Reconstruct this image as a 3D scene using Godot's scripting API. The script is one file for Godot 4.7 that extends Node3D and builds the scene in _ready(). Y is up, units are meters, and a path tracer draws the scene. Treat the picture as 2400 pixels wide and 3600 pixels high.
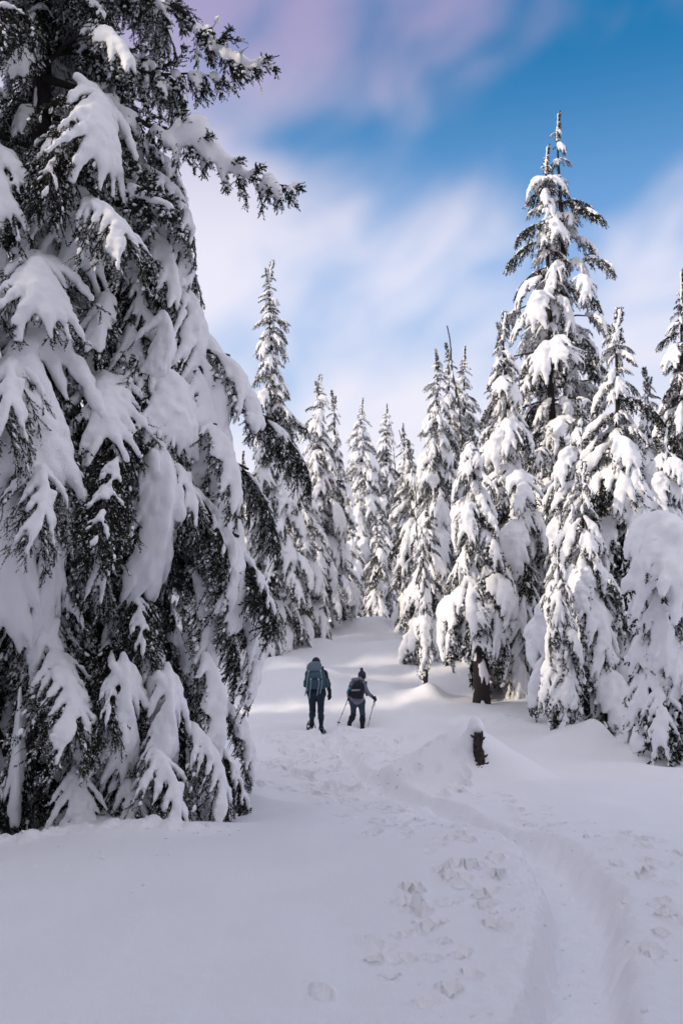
extends Node3D

# ---------------------------------------------------------------- small mesh builder
class Buf:
	var v := PackedVector3Array()
	var n := PackedVector3Array()
	var c := PackedColorArray()
	var i := PackedInt32Array()

	func vert(p: Vector3, nn: Vector3, col: Color) -> int:
		v.append(p); n.append(nn); c.append(col)
		return v.size() - 1

	func tri(a: Vector3, b: Vector3, d: Vector3, col: Color) -> void:
		var nn := (d - a).cross(b - a).normalized()
		var k := v.size()
		v.append(a); v.append(b); v.append(d)
		n.append(nn); n.append(nn); n.append(nn)
		c.append(col); c.append(col); c.append(col)
		i.append(k); i.append(k + 1); i.append(k + 2)

	func quad(a: Vector3, b: Vector3, d: Vector3, e: Vector3, col: Color) -> void:
		tri(a, b, d, col); tri(a, d, e, col)

	# a smooth tube through pts, radii rr, with uneven radius (rough)
	func tube(pts: PackedVector3Array, rr: PackedFloat32Array, sides: int, col: Color, noise: FastNoiseLite = null, amp := 0.0, cap := true) -> void:
		var m := pts.size()
		var first := v.size()
		var up := Vector3(0.31, 0.2, 0.93)
		for k in m:
			var t := (pts[mini(k + 1, m - 1)] - pts[maxi(k - 1, 0)]).normalized()
			var x := up.cross(t).normalized()
			var y := t.cross(x).normalized()
			up = y if absf(y.dot(t)) < 0.9 else up
			for s in sides:
				var a := TAU * s / sides
				var d := x * cos(a) + y * sin(a)
				var r := rr[k]
				if noise != null:
					r *= 1.0 + amp * noise.get_noise_3dv(pts[k] * Vector3(1, 0.35, 1) + d * rr[k])
				vert(pts[k] + d * r, d, col)
		for k in m - 1:
			for s in sides:
				var a0 := first + k * sides + s
				var a1 := first + k * sides + (s + 1) % sides
				i.append_array([a0, a0 + sides, a1, a1, a0 + sides, a1 + sides])
		if cap:
			var tip := vert(pts[m - 1] + (pts[m - 1] - pts[m - 2]).normalized() * rr[m - 1] * 0.5, (pts[m - 1] - pts[m - 2]).normalized(), col)
			for s in sides:
				i.append_array([first + (m - 1) * sides + s, tip, first + (m - 1) * sides + (s + 1) % sides])

	# uneven lump
	func lump(p: Vector3, bx: Basis, col: Color, noise: FastNoiseLite, seg := 6, rings := 4) -> void:
		var first := v.size()
		for r in rings + 1:
			var th := PI * r / rings
			for s in seg:
				var a := TAU * s / seg
				var d := Vector3(sin(th) * cos(a), cos(th), sin(th) * sin(a))
				var q := 1.0 + 0.75 * noise.get_noise_3dv(p * 9.0 + d * 0.9)
				vert(p + bx * (d * q), (bx.inverse().transposed() * d).normalized(), col)
		var flip := bx.determinant() < 0.0
		for r in rings:
			for s in seg:
				var a0 := first + r * seg + s
				var a1 := first + r * seg + (s + 1) % seg
				if flip:
					i.append_array([a0, a1, a0 + seg, a1, a1 + seg, a0 + seg])
				else:
					i.append_array([a0, a0 + seg, a1, a1, a0 + seg, a1 + seg])

	# stacked rounded sections: each is [y, cx, cz, rx, rz]; power > 2 squares them off
	func loft(sec: Array, power: float, col: Color, sides := 20, xf := Transform3D()) -> void:
		var first := v.size()
		var m := sec.size()
		for k in m:
			var q: Array = sec[k]
			for s in sides:
				var a := TAU * s / sides
				var ca := cos(a)
				var sa := sin(a)
				var f := pow(pow(absf(ca), power) + pow(absf(sa), power), -1.0 / power)
				vert(xf * Vector3(q[1] + ca * f * q[3], q[0], q[2] + sa * f * q[4]), Vector3.UP, col)
		var a_first := vert(xf * Vector3(sec[0][1], sec[0][0], sec[0][2]), Vector3.DOWN, col)
		var a_last := vert(xf * Vector3(sec[m - 1][1], sec[m - 1][0], sec[m - 1][2]), Vector3.UP, col)
		for k in m - 1:
			for s in sides:
				var a0 := first + k * sides + s
				var a1 := first + k * sides + (s + 1) % sides
				i.append_array([a0, a1, a0 + sides, a1, a1 + sides, a0 + sides])
		for s in sides:
			i.append_array([a_first, first + (s + 1) % sides, first + s])
			i.append_array([a_last, first + (m - 1) * sides + s, first + (m - 1) * sides + (s + 1) % sides])
		smooth(first)

	# ribbon of some thickness along points
	func ribbon(pts: PackedVector3Array, across: Vector3, w: float, th: float, col: Color) -> void:
		for k in pts.size() - 1:
			var a := pts[k]
			var b := pts[k + 1]
			var t := (b - a).normalized()
			var x := (across - t * across.dot(t)).normalized() * w * 0.5
			var y := t.cross(x).normalized() * th * 0.5
			quad(a - x + y, a + x + y, b + x + y, b - x + y, col)
			quad(a + x - y, a - x - y, b - x - y, b + x - y, col)
			quad(a + x + y, a + x - y, b + x - y, b + x + y, col)
			quad(a - x - y, a - x + y, b - x + y, b - x - y, col)
			if k == 0:
				quad(a - x - y, a + x - y, a + x + y, a - x + y, col)
			if k == pts.size() - 2:
				quad(b - x + y, b + x + y, b + x - y, b - x - y, col)

	func smooth(from := 0) -> void:
		for k in range(from, n.size()):
			n[k] = Vector3.ZERO
		for k in range(0, i.size(), 3):
			if i[k] < from:
				continue
			var f := (v[i[k + 2]] - v[i[k]]).cross(v[i[k + 1]] - v[i[k]])
			n[i[k]] += f; n[i[k + 1]] += f; n[i[k + 2]] += f
		for k in range(from, n.size()):
			n[k] = n[k].normalized() if n[k].length_squared() > 1e-20 else Vector3.UP

	func mesh(mat: Material) -> ArrayMesh:
		var a := []
		a.resize(Mesh.ARRAY_MAX)
		a[Mesh.ARRAY_VERTEX] = v
		a[Mesh.ARRAY_NORMAL] = n
		a[Mesh.ARRAY_COLOR] = c
		a[Mesh.ARRAY_INDEX] = i
		var am := ArrayMesh.new()
		am.add_surface_from_arrays(Mesh.PRIMITIVE_TRIANGLES, a)
		am.surface_set_material(0, mat)
		return am


# ---------------------------------------------------------------- smooth union of tapered capsules, meshed as surface nets
class Field:
	var nx: int
	var ny: int
	var nz: int
	var o: Vector3
	var h: float
	var k: float
	var f := PackedFloat32Array()

	func _init(lo: Vector3, hi: Vector3, cell: float, sharp: float) -> void:
		h = cell
		k = sharp
		o = lo
		nx = int((hi.x - lo.x) / h) + 2
		ny = int((hi.y - lo.y) / h) + 2
		nz = int((hi.z - lo.z) / h) + 2
		f.resize(nx * ny * nz)

	func cap(a: Vector3, b: Vector3, ra: float, rb: float) -> void:
		var m := maxf(ra, rb) + 3.5 / k
		var x0 := maxi(0, int((minf(a.x, b.x) - m - o.x) / h))
		var x1 := mini(nx - 1, int((maxf(a.x, b.x) + m - o.x) / h) + 1)
		var y0 := maxi(0, int((minf(a.y, b.y) - m - o.y) / h))
		var y1 := mini(ny - 1, int((maxf(a.y, b.y) + m - o.y) / h) + 1)
		var z0 := maxi(0, int((minf(a.z, b.z) - m - o.z) / h))
		var z1 := mini(nz - 1, int((maxf(a.z, b.z) + m - o.z) / h) + 1)
		var ab := b - a
		var l2 := maxf(ab.length_squared(), 1e-9)
		for z in range(z0, z1 + 1):
			for y in range(y0, y1 + 1):
				var at := (z * ny + y) * nx
				for x in range(x0, x1 + 1):
					var p := Vector3(o.x + x * h, o.y + y * h, o.z + z * h) - a
					var t := clampf(p.dot(ab) / l2, 0.0, 1.0)
					var d := (p - ab * t).length() - (ra + (rb - ra) * t)
					if d * k < 3.5:
						f[at + x] += exp(-k * d)

	func build(buf: Buf, col: Color, noise: FastNoiseLite = null, amp := 0.0, ns := 1.0) -> void:
		var idx := PackedInt32Array()
		idx.resize(nx * ny * nz)
		idx.fill(-1)
		var sx := 1
		var sy := nx
		var sz := nx * ny
		var cells := PackedInt32Array()
		for z in nz - 1:
			for y in ny - 1:
				var at := (z * ny + y) * nx
				for x in nx - 1:
					var q := at + x
					var cnt := 0
					if f[q] >= 1.0: cnt += 1
					if f[q + 1] >= 1.0: cnt += 1
					if f[q + sy] >= 1.0: cnt += 1
					if f[q + sy + 1] >= 1.0: cnt += 1
					if f[q + sz] >= 1.0: cnt += 1
					if f[q + sz + 1] >= 1.0: cnt += 1
					if f[q + sz + sy] >= 1.0: cnt += 1
					if f[q + sz + sy + 1] >= 1.0: cnt += 1
					if cnt == 0 or cnt == 8:
						continue
					var sum := Vector3.ZERO
					var m := 0
					for e in 12:
						var c0: Vector3i
						var ax := e / 4
						var r := e % 4
						var p := r & 1
						var s := r >> 1
						if ax == 0: c0 = Vector3i(0, p, s)
						elif ax == 1: c0 = Vector3i(p, 0, s)
						else: c0 = Vector3i(p, s, 0)
						var ia := q + c0.x + c0.y * sy + c0.z * sz
						var ib := ia + (sx if ax == 0 else (sy if ax == 1 else sz))
						var fa := f[ia]
						var fb := f[ib]
						if (fa >= 1.0) == (fb >= 1.0):
							continue
						var la := log(maxf(fa, 0.02))
						var lb := log(maxf(fb, 0.02))
						var t := la / (la - lb)
						var pt := Vector3(c0)
						pt[ax] += t
						sum += pt
						m += 1
					var g := Vector3(
						f[q + 1] + f[q + 1 + sy] + f[q + 1 + sz] + f[q + 1 + sy + sz] - f[q] - f[q + sy] - f[q + sz] - f[q + sy + sz],
						f[q + sy] + f[q + 1 + sy] + f[q + sy + sz] + f[q + 1 + sy + sz] - f[q] - f[q + 1] - f[q + sz] - f[q + 1 + sz],
						f[q + sz] + f[q + 1 + sz] + f[q + sy + sz] + f[q + 1 + sy + sz] - f[q] - f[q + 1] - f[q + sy] - f[q + 1 + sy])
					var nn := -g.normalized()
					var pos := o + (Vector3(x, y, z) + sum / maxf(m, 1)) * h
					if noise != null:
						pos += nn * (noise.get_noise_3dv(pos * ns) * amp)
					idx[q] = buf.vert(pos, nn, col)
					cells.append(q)
		var first := buf.v.size() - cells.size()
		for q in cells:
			for ax in 3:
				var step := sx if ax == 0 else (sy if ax == 1 else sz)
				var u := sy if ax == 0 else (sz if ax == 1 else sx)
				var w := sz if ax == 0 else (sx if ax == 1 else sy)
				var a := f[q] >= 1.0
				var b := f[q + step] >= 1.0
				if a == b or q - u - w < 0:
					continue
				var i0 := idx[q]
				var i1 := idx[q - u]
				var i2 := idx[q - u - w]
				var i3 := idx[q - w]
				if i0 < 0 or i1 < 0 or i2 < 0 or i3 < 0:
					continue
				if a:
					buf.i.append_array([i0, i3, i2, i0, i2, i1])
				else:
					buf.i.append_array([i0, i1, i2, i0, i2, i3])
		if first < buf.v.size():
			buf.smooth(first)


# ---------------------------------------------------------------- state
var rng := RandomNumberGenerator.new()
var noise := FastNoiseLite.new()
var soft := FastNoiseLite.new()
var M := {}
var near_protos := []
var mid_protos := []
var names := {}
var dents := {}
const EXPOSURE := 1.34
const WHITE := Color(1, 1, 1)


func numbered(called: String) -> String:
	var k: int = names.get(called, 0)
	names[called] = k + 1
	return called if k == 0 else "%s_%03d" % [called, k]


func thing(called: String, label: String, category: String, at := Vector3.ZERO, group := "") -> Node3D:
	var o := Node3D.new()
	o.name = numbered(called)
	add_child(o)
	o.position = at
	o.set_meta("label", label)
	o.set_meta("category", category)
	if group:
		o.set_meta("group", group)
	return o


func part(called: String, mesh: Mesh, parent: Node, xf := Transform3D()) -> MeshInstance3D:
	var o := MeshInstance3D.new()
	o.name = called
	o.mesh = mesh
	o.transform = xf
	parent.add_child(o, true)
	return o


func mat(col: Color, rough: float) -> StandardMaterial3D:
	var m := StandardMaterial3D.new()
	m.albedo_color = col.linear_to_srgb()
	m.roughness = rough
	m.cull_mode = BaseMaterial3D.CULL_DISABLED
	return m


func grain(freq: float, bump: float, seed_: int, octaves := 4) -> NoiseTexture2D:
	var f := FastNoiseLite.new()
	f.seed = seed_
	f.frequency = freq
	f.fractal_octaves = octaves
	var t := NoiseTexture2D.new()
	t.width = 512
	t.height = 512
	t.seamless = true
	t.as_normal_map = true
	t.bump_strength = bump
	t.noise = f
	return t


func _ready() -> void:
	rng.seed = 7
	noise.seed = 3
	noise.frequency = 1.0
	noise.fractal_octaves = 3
	soft.seed = 11
	soft.frequency = 1.0
	soft.fractal_octaves = 2
	camera_and_light()
	materials()
	make_protos()
	build_ground()
	build_left_trees()
	build_right_trees()
	build_far_trees()
	build_shade_trees()
	build_trees_behind()
	build_snags()
	build_stump()
	build_hikers()
	build_crumbs()


# ---------------------------------------------------------------- camera, sky, sun
func camera_and_light() -> void:
	var cam := Camera3D.new()
	cam.name = "camera"
	cam.position = Vector3(0, 1.6, 0)
	cam.rotation_degrees = Vector3(8.9, 0, 0)
	cam.far = 2000.0
	cam.near = 0.05
	cam.fov = 54.43
	var attr := CameraAttributesPhysical.new()
	attr.frustum_focal_length = 35.0
	attr.frustum_focus_distance = 13.0
	attr.exposure_aperture = 2.2
	cam.attributes = attr
	add_child(cam)
	cam.current = true
	cam.fov = 54.43
	var sun := DirectionalLight3D.new()
	sun.name = "sun"
	sun.basis = Basis.looking_at(-Vector3(-0.88, 0.34, 0.34).normalized())
	sun.light_color = Color(1.0, 0.94, 0.85)
	sun.light_energy = 0.66
	sun.light_angular_distance = 2.0
	sun.shadow_enabled = true
	add_child(sun)
	var e := Environment.new()
	e.background_mode = Environment.BG_SKY
	var sky := Sky.new()
	var pano := PanoramaSkyMaterial.new()
	pano.panorama = ImageTexture.create_from_image(sky_image())
	sky.sky_material = pano
	e.sky = sky
	e.tonemap_mode = Environment.TONE_MAPPER_LINEAR
	e.tonemap_exposure = EXPOSURE
	e.sdfgi_enabled = true
	e.ssao_enabled = true
	e.ssil_enabled = true
	var w := WorldEnvironment.new()
	w.name = "environment"
	w.environment = e
	add_child(w)


func lin(r: int, g: int, b: int) -> Color:
	return Color8(r, g, b).srgb_to_linear()


func sky_image() -> Image:
	var w := 1024
	var h := 512
	var im := Image.create_empty(w, h, false, Image.FORMAT_RGBF)
	var big := FastNoiseLite.new()
	big.seed = 21
	big.frequency = 1.0
	big.fractal_octaves = 5
	big.fractal_gain = 0.46
	var warp := FastNoiseLite.new()
	warp.seed = 5
	warp.frequency = 1.0
	warp.fractal_octaves = 2
	var low := lin(204, 218, 238)
	var mid := lin(124, 170, 224)
	var top := lin(34, 116, 172)
	var zen := lin(18, 74, 130)
	var cloud_low := lin(236, 232, 243)
	var cloud_high := lin(170, 158, 196)
	for y in h:
		var el := (0.5 - (y + 0.5) / h) * PI
		for x in w:
			var az := wrapf((x + 0.5) / w * TAU, -PI, PI)    # 0 ahead (-Z), + to the right
			var d := Vector3(sin(az) * cos(el), sin(el), -cos(az) * cos(el))
			var deg := rad_to_deg(maxf(el, 0.0))
			var azd := rad_to_deg(az)
			var base := low.lerp(mid, smoothstep(8.0, 24.0, deg)).lerp(top, smoothstep(20.0, 35.0, deg)).lerp(zen, smoothstep(36.0, 80.0, deg))
			# streaks that run from lower left to upper right
			var s := Vector3((d.x * 0.86 + d.y * 0.5) * 3.4, (d.y * 0.86 - d.x * 0.5) * 6.4, d.z * 2.6)
			s += Vector3(warp.get_noise_3dv(d * 5.0), warp.get_noise_3dv(d * 5.0 + Vector3(9, 4, 2)), 0.0) * 0.13
			var c := big.get_noise_3dv(s) * 0.75
			c += 0.4 * big.get_noise_3dv(d * 2.3 + Vector3(5, 1, 7))
			c += 0.24 * big.get_noise_3dv(s * 2.7 + Vector3(3, 1, 4))
			# a veil of cloud to the left and low down, a clear gap up to the right
			var bias := 0.06 + 0.55 * maxf(smoothstep(0.0, -17.0, azd), smoothstep(45.0, 100.0, azd)) - 0.42 * smoothstep(5.0, 15.0, azd) * smoothstep(80.0, 35.0, azd) * smoothstep(13.0, 30.0, deg) * smoothstep(75.0, 50.0, deg)
			bias += 0.26 * smoothstep(20.0, 8.0, deg)
			bias += 0.30 * exp(-pow((azd + 4.0) / 8.0, 2.0) - pow((deg - 24.0 - azd * 0.25) / 2.6, 2.0))
			bias -= 0.30 * exp(-pow((azd + 2.0) / 9.0, 2.0) - pow((deg - 29.3 + azd * 0.05) / 1.9, 2.0))
			bias += 0.26 * exp(-pow((azd + 1.0) / 12.0, 2.0) - pow((deg - 35.0) / 3.5, 2.0))
			bias -= 0.15 * exp(-pow((azd - 1.0) / 6.0, 2.0) - pow((deg - 17.5 - azd * 0.1) / 1.6, 2.0))
			var cov := smoothstep(-0.50, 0.52, c + bias)
			var cl := cloud_low.lerp(cloud_high, smoothstep(22.0, 36.0, deg) * smoothstep(-40.0, -8.0, azd) * smoothstep(90.0, 40.0, azd) * smoothstep(75.0, 50.0, deg))
			var px := base.lerp(cl, cov * 0.88)
			if el < 0.0:
				px = low.lerp(lin(190, 192, 200), smoothstep(0.0, -0.3, el))
			im.set_pixel(x, y, px * (1.1 / EXPOSURE))
	return im


# ---------------------------------------------------------------- materials
func materials() -> void:
	var snow := mat(Color(0.925, 0.925, 0.945), 0.75)
	snow.normal_enabled = true
	snow.normal_texture = grain(0.06, 7.0, 4)
	snow.normal_scale = 0.75
	snow.uv1_triplanar = true
	snow.uv1_scale = Vector3.ONE * 3.0
	snow.metallic_specular = 0.3
	M.snow = snow
	var gs := snow.duplicate()
	gs.uv1_world_triplanar = true
	gs.uv1_scale = Vector3.ONE * 2.0
	gs.normal_scale = 0.85
	M.ground = gs
	var fol := mat(WHITE, 0.7)
	fol.vertex_color_use_as_albedo = true
	fol.metallic_specular = 0.25
	M.foliage = fol
	var bark := mat(WHITE, 0.9)
	bark.vertex_color_use_as_albedo = true
	bark.normal_enabled = true
	bark.normal_texture = grain(0.04, 14.0, 9)
	bark.normal_scale = 1.2
	bark.uv1_triplanar = true
	bark.uv1_scale = Vector3(5, 1.2, 5)
	M.bark = bark
	var cloth := mat(WHITE, 0.85)
	cloth.vertex_color_use_as_albedo = true
	cloth.normal_enabled = true
	cloth.normal_texture = grain(0.02, 8.0, 14)
	cloth.normal_scale = 0.5
	cloth.uv1_triplanar = true
	cloth.uv1_scale = Vector3.ONE * 4.0
	M.cloth = cloth
	var hard := mat(WHITE, 0.45)
	hard.vertex_color_use_as_albedo = true
	M.hard = hard


# ---------------------------------------------------------------- boughs
const NEEDLE := [Color(0.022, 0.032, 0.029), Color(0.032, 0.042, 0.034), Color(0.046, 0.052, 0.036), Color(0.018, 0.025, 0.025), Color(0.056, 0.052, 0.034)]
const TWIG := Color(0.034, 0.027, 0.023)
const RIME := Color(0.80, 0.80, 0.81)
const LICHEN := Color(0.12, 0.115, 0.075)


func twig(b: Buf, p: Vector3, dir: Vector3, length: float, lod: int, r: RandomNumberGenerator, frost := 0.0) -> void:
	var nl := 0.030 if lod == 0 else 0.058
	var nw := 0.0075 if lod == 0 else 0.02
	var cnt := int(length / (0.0075 if lod == 0 else 0.024)) + 2
	var side := dir.cross(Vector3.UP)
	side = side.normalized() if side.length() > 0.05 else Vector3.RIGHT
	var upv := side.cross(dir).normalized()
	var w := side * (0.004 if lod == 0 else 0.008)
	var tip := p + dir * length
	b.tri(p - w, p + w, tip, TWIG)
	b.tri(p - upv * 0.004, p + upv * 0.004, tip, TWIG)
	for k in cnt:
		var t := (k + 0.4) / cnt
		var a := r.randf() * TAU
		var out := side * cos(a) + upv * sin(a) * 0.7
		var nd := (dir * r.randf_range(0.5, 0.9) + out).normalized()
		var q := p + dir * length * t
		var wide := nd.cross(dir).normalized() * nw
		var col: Color = NEEDLE[r.randi() % 5]
		if r.randf() < frost:
			col = RIME
		b.tri(q - wide, q + wide, q + nd * nl * r.randf_range(0.75, 1.25), col)


func bough_proto(seed_: int, kind: Dictionary, lod: int) -> Dictionary:
	var r := RandomNumberGenerator.new()
	r.seed = seed_
	var fb := Buf.new()
	var sb := Buf.new()
	var h := 0.026 if lod == 0 else 0.042
	var rs: float = kind.rs * (1.0 if lod == 0 else 1.25)
	var fld := Field.new(Vector3(-0.25, -1.5, -0.95), Vector3(1.3, 0.38, 0.95), h, 75.0 if lod == 0 else 60.0)
	# spine
	var n := 11
	var sp := PackedVector3Array()
	var p := Vector3.ZERO
	var yaw := 0.0
	for k in n:
		sp.append(p)
		var t := float(k) / (n - 1)
		var pitch := deg_to_rad(lerpf(kind.a0, kind.a1, pow(t, 0.75)))
		yaw += r.randf_range(-0.06, 0.06)
		p += Vector3(cos(pitch) * cos(yaw), sin(pitch), cos(pitch) * sin(yaw)) * 0.1
	var rr := PackedFloat32Array()
	for k in n:
		rr.append(lerpf(0.022, 0.004, float(k) / (n - 1)))
	fb.tube(sp, rr, 5 if lod == 0 else 3, TWIG)
	var cov: float = kind.cover * (1.0 if lod == 0 else 1.15)
	for k in n - 1:
		var t := float(k) / (n - 1)
		var r0 := rs * (0.75 + 0.6 * sin(PI * minf(t * 1.1, 1.0))) * r.randf_range(0.85, 1.15)
		if r.randf() < kind.skip * 0.8:
			continue
		fld.cap(sp[k] + Vector3.UP * r0 * 0.75, sp[k + 1] + Vector3.UP * r0 * 0.75, r0, r0 * r.randf_range(0.8, 1.1))
	var nb := 11 if lod == 0 else 8
	for i in nb:
		var t := clampf(lerpf(0.04, 1.0, float(i) / (nb - 1)) + r.randf_range(-0.03, 0.03), 0.02, 1.0)
		var fi := t * (n - 1)
		var i0 := mini(int(fi), n - 2)
		var base := sp[i0].lerp(sp[i0 + 1], fi - i0)
		var fwd := (sp[i0 + 1] - sp[i0]).normalized()
		for side in [-1.0, 1.0]:
			var ang := deg_to_rad(r.randf_range(kind.splay * 0.55, kind.splay)) * (1.0 - 0.35 * t)
			var z := Vector3(0, 0, side)
			var dir := (fwd * cos(ang) + z * sin(ang)).normalized()
			var ln: float = kind.lat * (0.55 + 0.45 * sin(PI * clampf(0.25 + 0.65 * t, 0, 1))) * r.randf_range(0.65, 1.25)
			var seg := 6
			var q := base
			var pts := PackedVector3Array([q])
			for j in seg:
				dir = (dir + Vector3.DOWN * kind.droop * r.randf_range(0.6, 1.4) + Vector3(r.randf_range(-0.1, 0.1), 0, r.randf_range(-0.1, 0.1))).normalized()
				q += dir * ln / seg
				pts.append(q)
			var br := PackedFloat32Array()
			for j in seg + 1:
				br.append(lerpf(0.009, 0.002, float(j) / seg))
			fb.tube(pts, br, 3, TWIG, null, 0.0, false)
			var snowy: bool = r.randf() > kind.skip
			var reach := cov * r.randf_range(0.8, 1.15)
			for j in seg:
				var tj := float(j) / seg
				var dj := (pts[j + 1] - pts[j]).normalized()
				if snowy and tj < reach:
					var r0 := rs * lerpf(1.0, 0.42, tj) * r.randf_range(0.8, 1.2)
					fld.cap(pts[j] + Vector3.UP * r0 * 0.7, pts[j + 1] + Vector3.UP * r0 * 0.6, r0, r0 * 0.85)
				var per: int = (3 if lod == 0 else 2)
				for m in per:
					var at := pts[j].lerp(pts[j + 1], (m + r.randf()) / per)
					var td := (dj * 0.6 + z * r.randf_range(-0.6, 0.8) + fwd * r.randf_range(-0.5, 0.5) + Vector3.DOWN * r.randf_range(0.1, 0.9)).normalized()
					var tl: float = r.randf_range(0.07, 0.16) * kind.twig
					twig(fb, at, td, tl, lod, r, kind.frost * r.randf_range(0.0, 1.6))
					if r.randf() < kind.frost * 0.6:
						var tip := at + td * tl * r.randf_range(0.45, 0.95)
						var s := r.randf_range(0.009, 0.024) * (1.0 if lod == 0 else 1.9)
						var bx := Basis(td.cross(Vector3.UP).normalized() * s, Vector3.UP * s * 0.75, td * s * r.randf_range(0.9, 1.7))
						if td.cross(Vector3.UP).length() > 0.1:
							sb.lump(tip + Vector3.UP * s * 0.6, bx, WHITE, noise, 6 if lod == 0 else 5, 4 if lod == 0 else 3)
				if lod == 0 and r.randf() < kind.lichen:
					var a := pts[j]
					for m in 3:
						var aa := a + Vector3(r.randf_range(-0.03, 0.03), 0, r.randf_range(-0.03, 0.03))
						var e := aa + Vector3(r.randf_range(-0.04, 0.04), -r.randf_range(0.1, 0.28), r.randf_range(-0.04, 0.04))
						fb.tri(aa - Vector3(0.007, 0, 0), aa + Vector3(0.007, 0, 0.006), e, LICHEN)
						fb.tri(aa - Vector3(0, 0, 0.007), aa + Vector3(0.003, 0, 0.007), e.lerp(aa, 0.2), LICHEN * 0.7)
	# loose lumps that sit on the load
	for k in kind.lumps:
		var t := r.randf_range(0.15, 0.85)
		var b2 := sp[int(t * (n - 1))] + Vector3(0, rs * r.randf_range(0.6, 1.4), r.randf_range(-0.2, 0.2))
		var r1 := rs * r.randf_range(0.7, 1.25)
		fld.cap(b2, b2 + Vector3(r.randf_range(0.02, 0.12), -0.05, r.randf_range(-0.1, 0.1)), r1, r1 * 0.8)
	fld.build(sb, WHITE, noise, 0.026 if lod == 0 else 0.036, 4.0)
	return {"f": fb.mesh(M.foliage), "s": sb.mesh(M.snow)}


func make_protos() -> void:
	var cape := {"a0": -8.0, "a1": -70.0, "lat": 0.76, "splay": 68.0, "rs": 0.048, "cover": 0.84, "skip": 0.08, "droop": 0.16, "twig": 1.15, "frost": 0.34, "lichen": 0.03, "lumps": 2}
	var hood := {"a0": 8.0, "a1": -80.0, "lat": 0.70, "splay": 74.0, "rs": 0.080, "cover": 0.92, "skip": 0.0, "droop": 0.22, "twig": 1.0, "frost": 0.3, "lichen": 0.03, "lumps": 3}
	var tongue := {"a0": -16.0, "a1": -62.0, "lat": 0.44, "splay": 44.0, "rs": 0.040, "cover": 0.78, "skip": 0.12, "droop": 0.16, "twig": 1.15, "frost": 0.40, "lichen": 0.05, "lumps": 0}
	var clump := {"a0": -4.0, "a1": -54.0, "lat": 0.62, "splay": 66.0, "rs": 0.032, "cover": 0.74, "skip": 0.40, "droop": 0.20, "twig": 1.25, "frost": 0.46, "lichen": 0.08, "lumps": 1}
	var bare := {"a0": -4.0, "a1": -50.0, "lat": 0.50, "splay": 60.0, "rs": 0.020, "cover": 0.4, "skip": 0.70, "droop": 0.24, "twig": 1.45, "frost": 0.24, "lichen": 0.16, "lumps": 0}
	# order: 0-2 cape, 3-4 hood, 5-6 tongue, 7-8 clump, 9-10 bare
	var kinds := [cape, cape, cape, hood, hood, tongue, tongue, clump, clump, bare, bare]
	# 11: the leader shoot of a tree, straight
	kinds.append({"a0": 0.0, "a1": 0.0, "lat": 0.20, "splay": 60.0, "rs": 0.030, "cover": 0.5, "skip": 0.45, "droop": 0.03, "twig": 1.0, "frost": 0.25, "lichen": 0.0, "lumps": 0})
	for k in kinds.size():
		near_protos.append(bough_proto(100 + k * 7, kinds[k], 0))
		mid_protos.append(bough_proto(300 + k * 11, kinds[k], 1))


func pick(r: RandomNumberGenerator, w: Array) -> int:
	# weights for cape, hood, tongue, clump, bare
	var sum := 0.0
	for x in w:
		sum += x
	var t := r.randf() * sum
	var k := 0
	while k < 4 and t > w[k]:
		t -= w[k]
		k += 1
	return [r.randi() % 3, 3 + r.randi() % 2, 5 + r.randi() % 2, 7 + r.randi() % 2, 9 + r.randi() % 2][k]


func bough_xf(at: Vector3, az: float, pitch: float, roll: float, sc: Vector3) -> Transform3D:
	var b := Basis(Vector3.UP, az) * Basis(Vector3.BACK, pitch) * Basis(Vector3.RIGHT, roll)
	return Transform3D(b * Basis.from_scale(sc), at)


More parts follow.
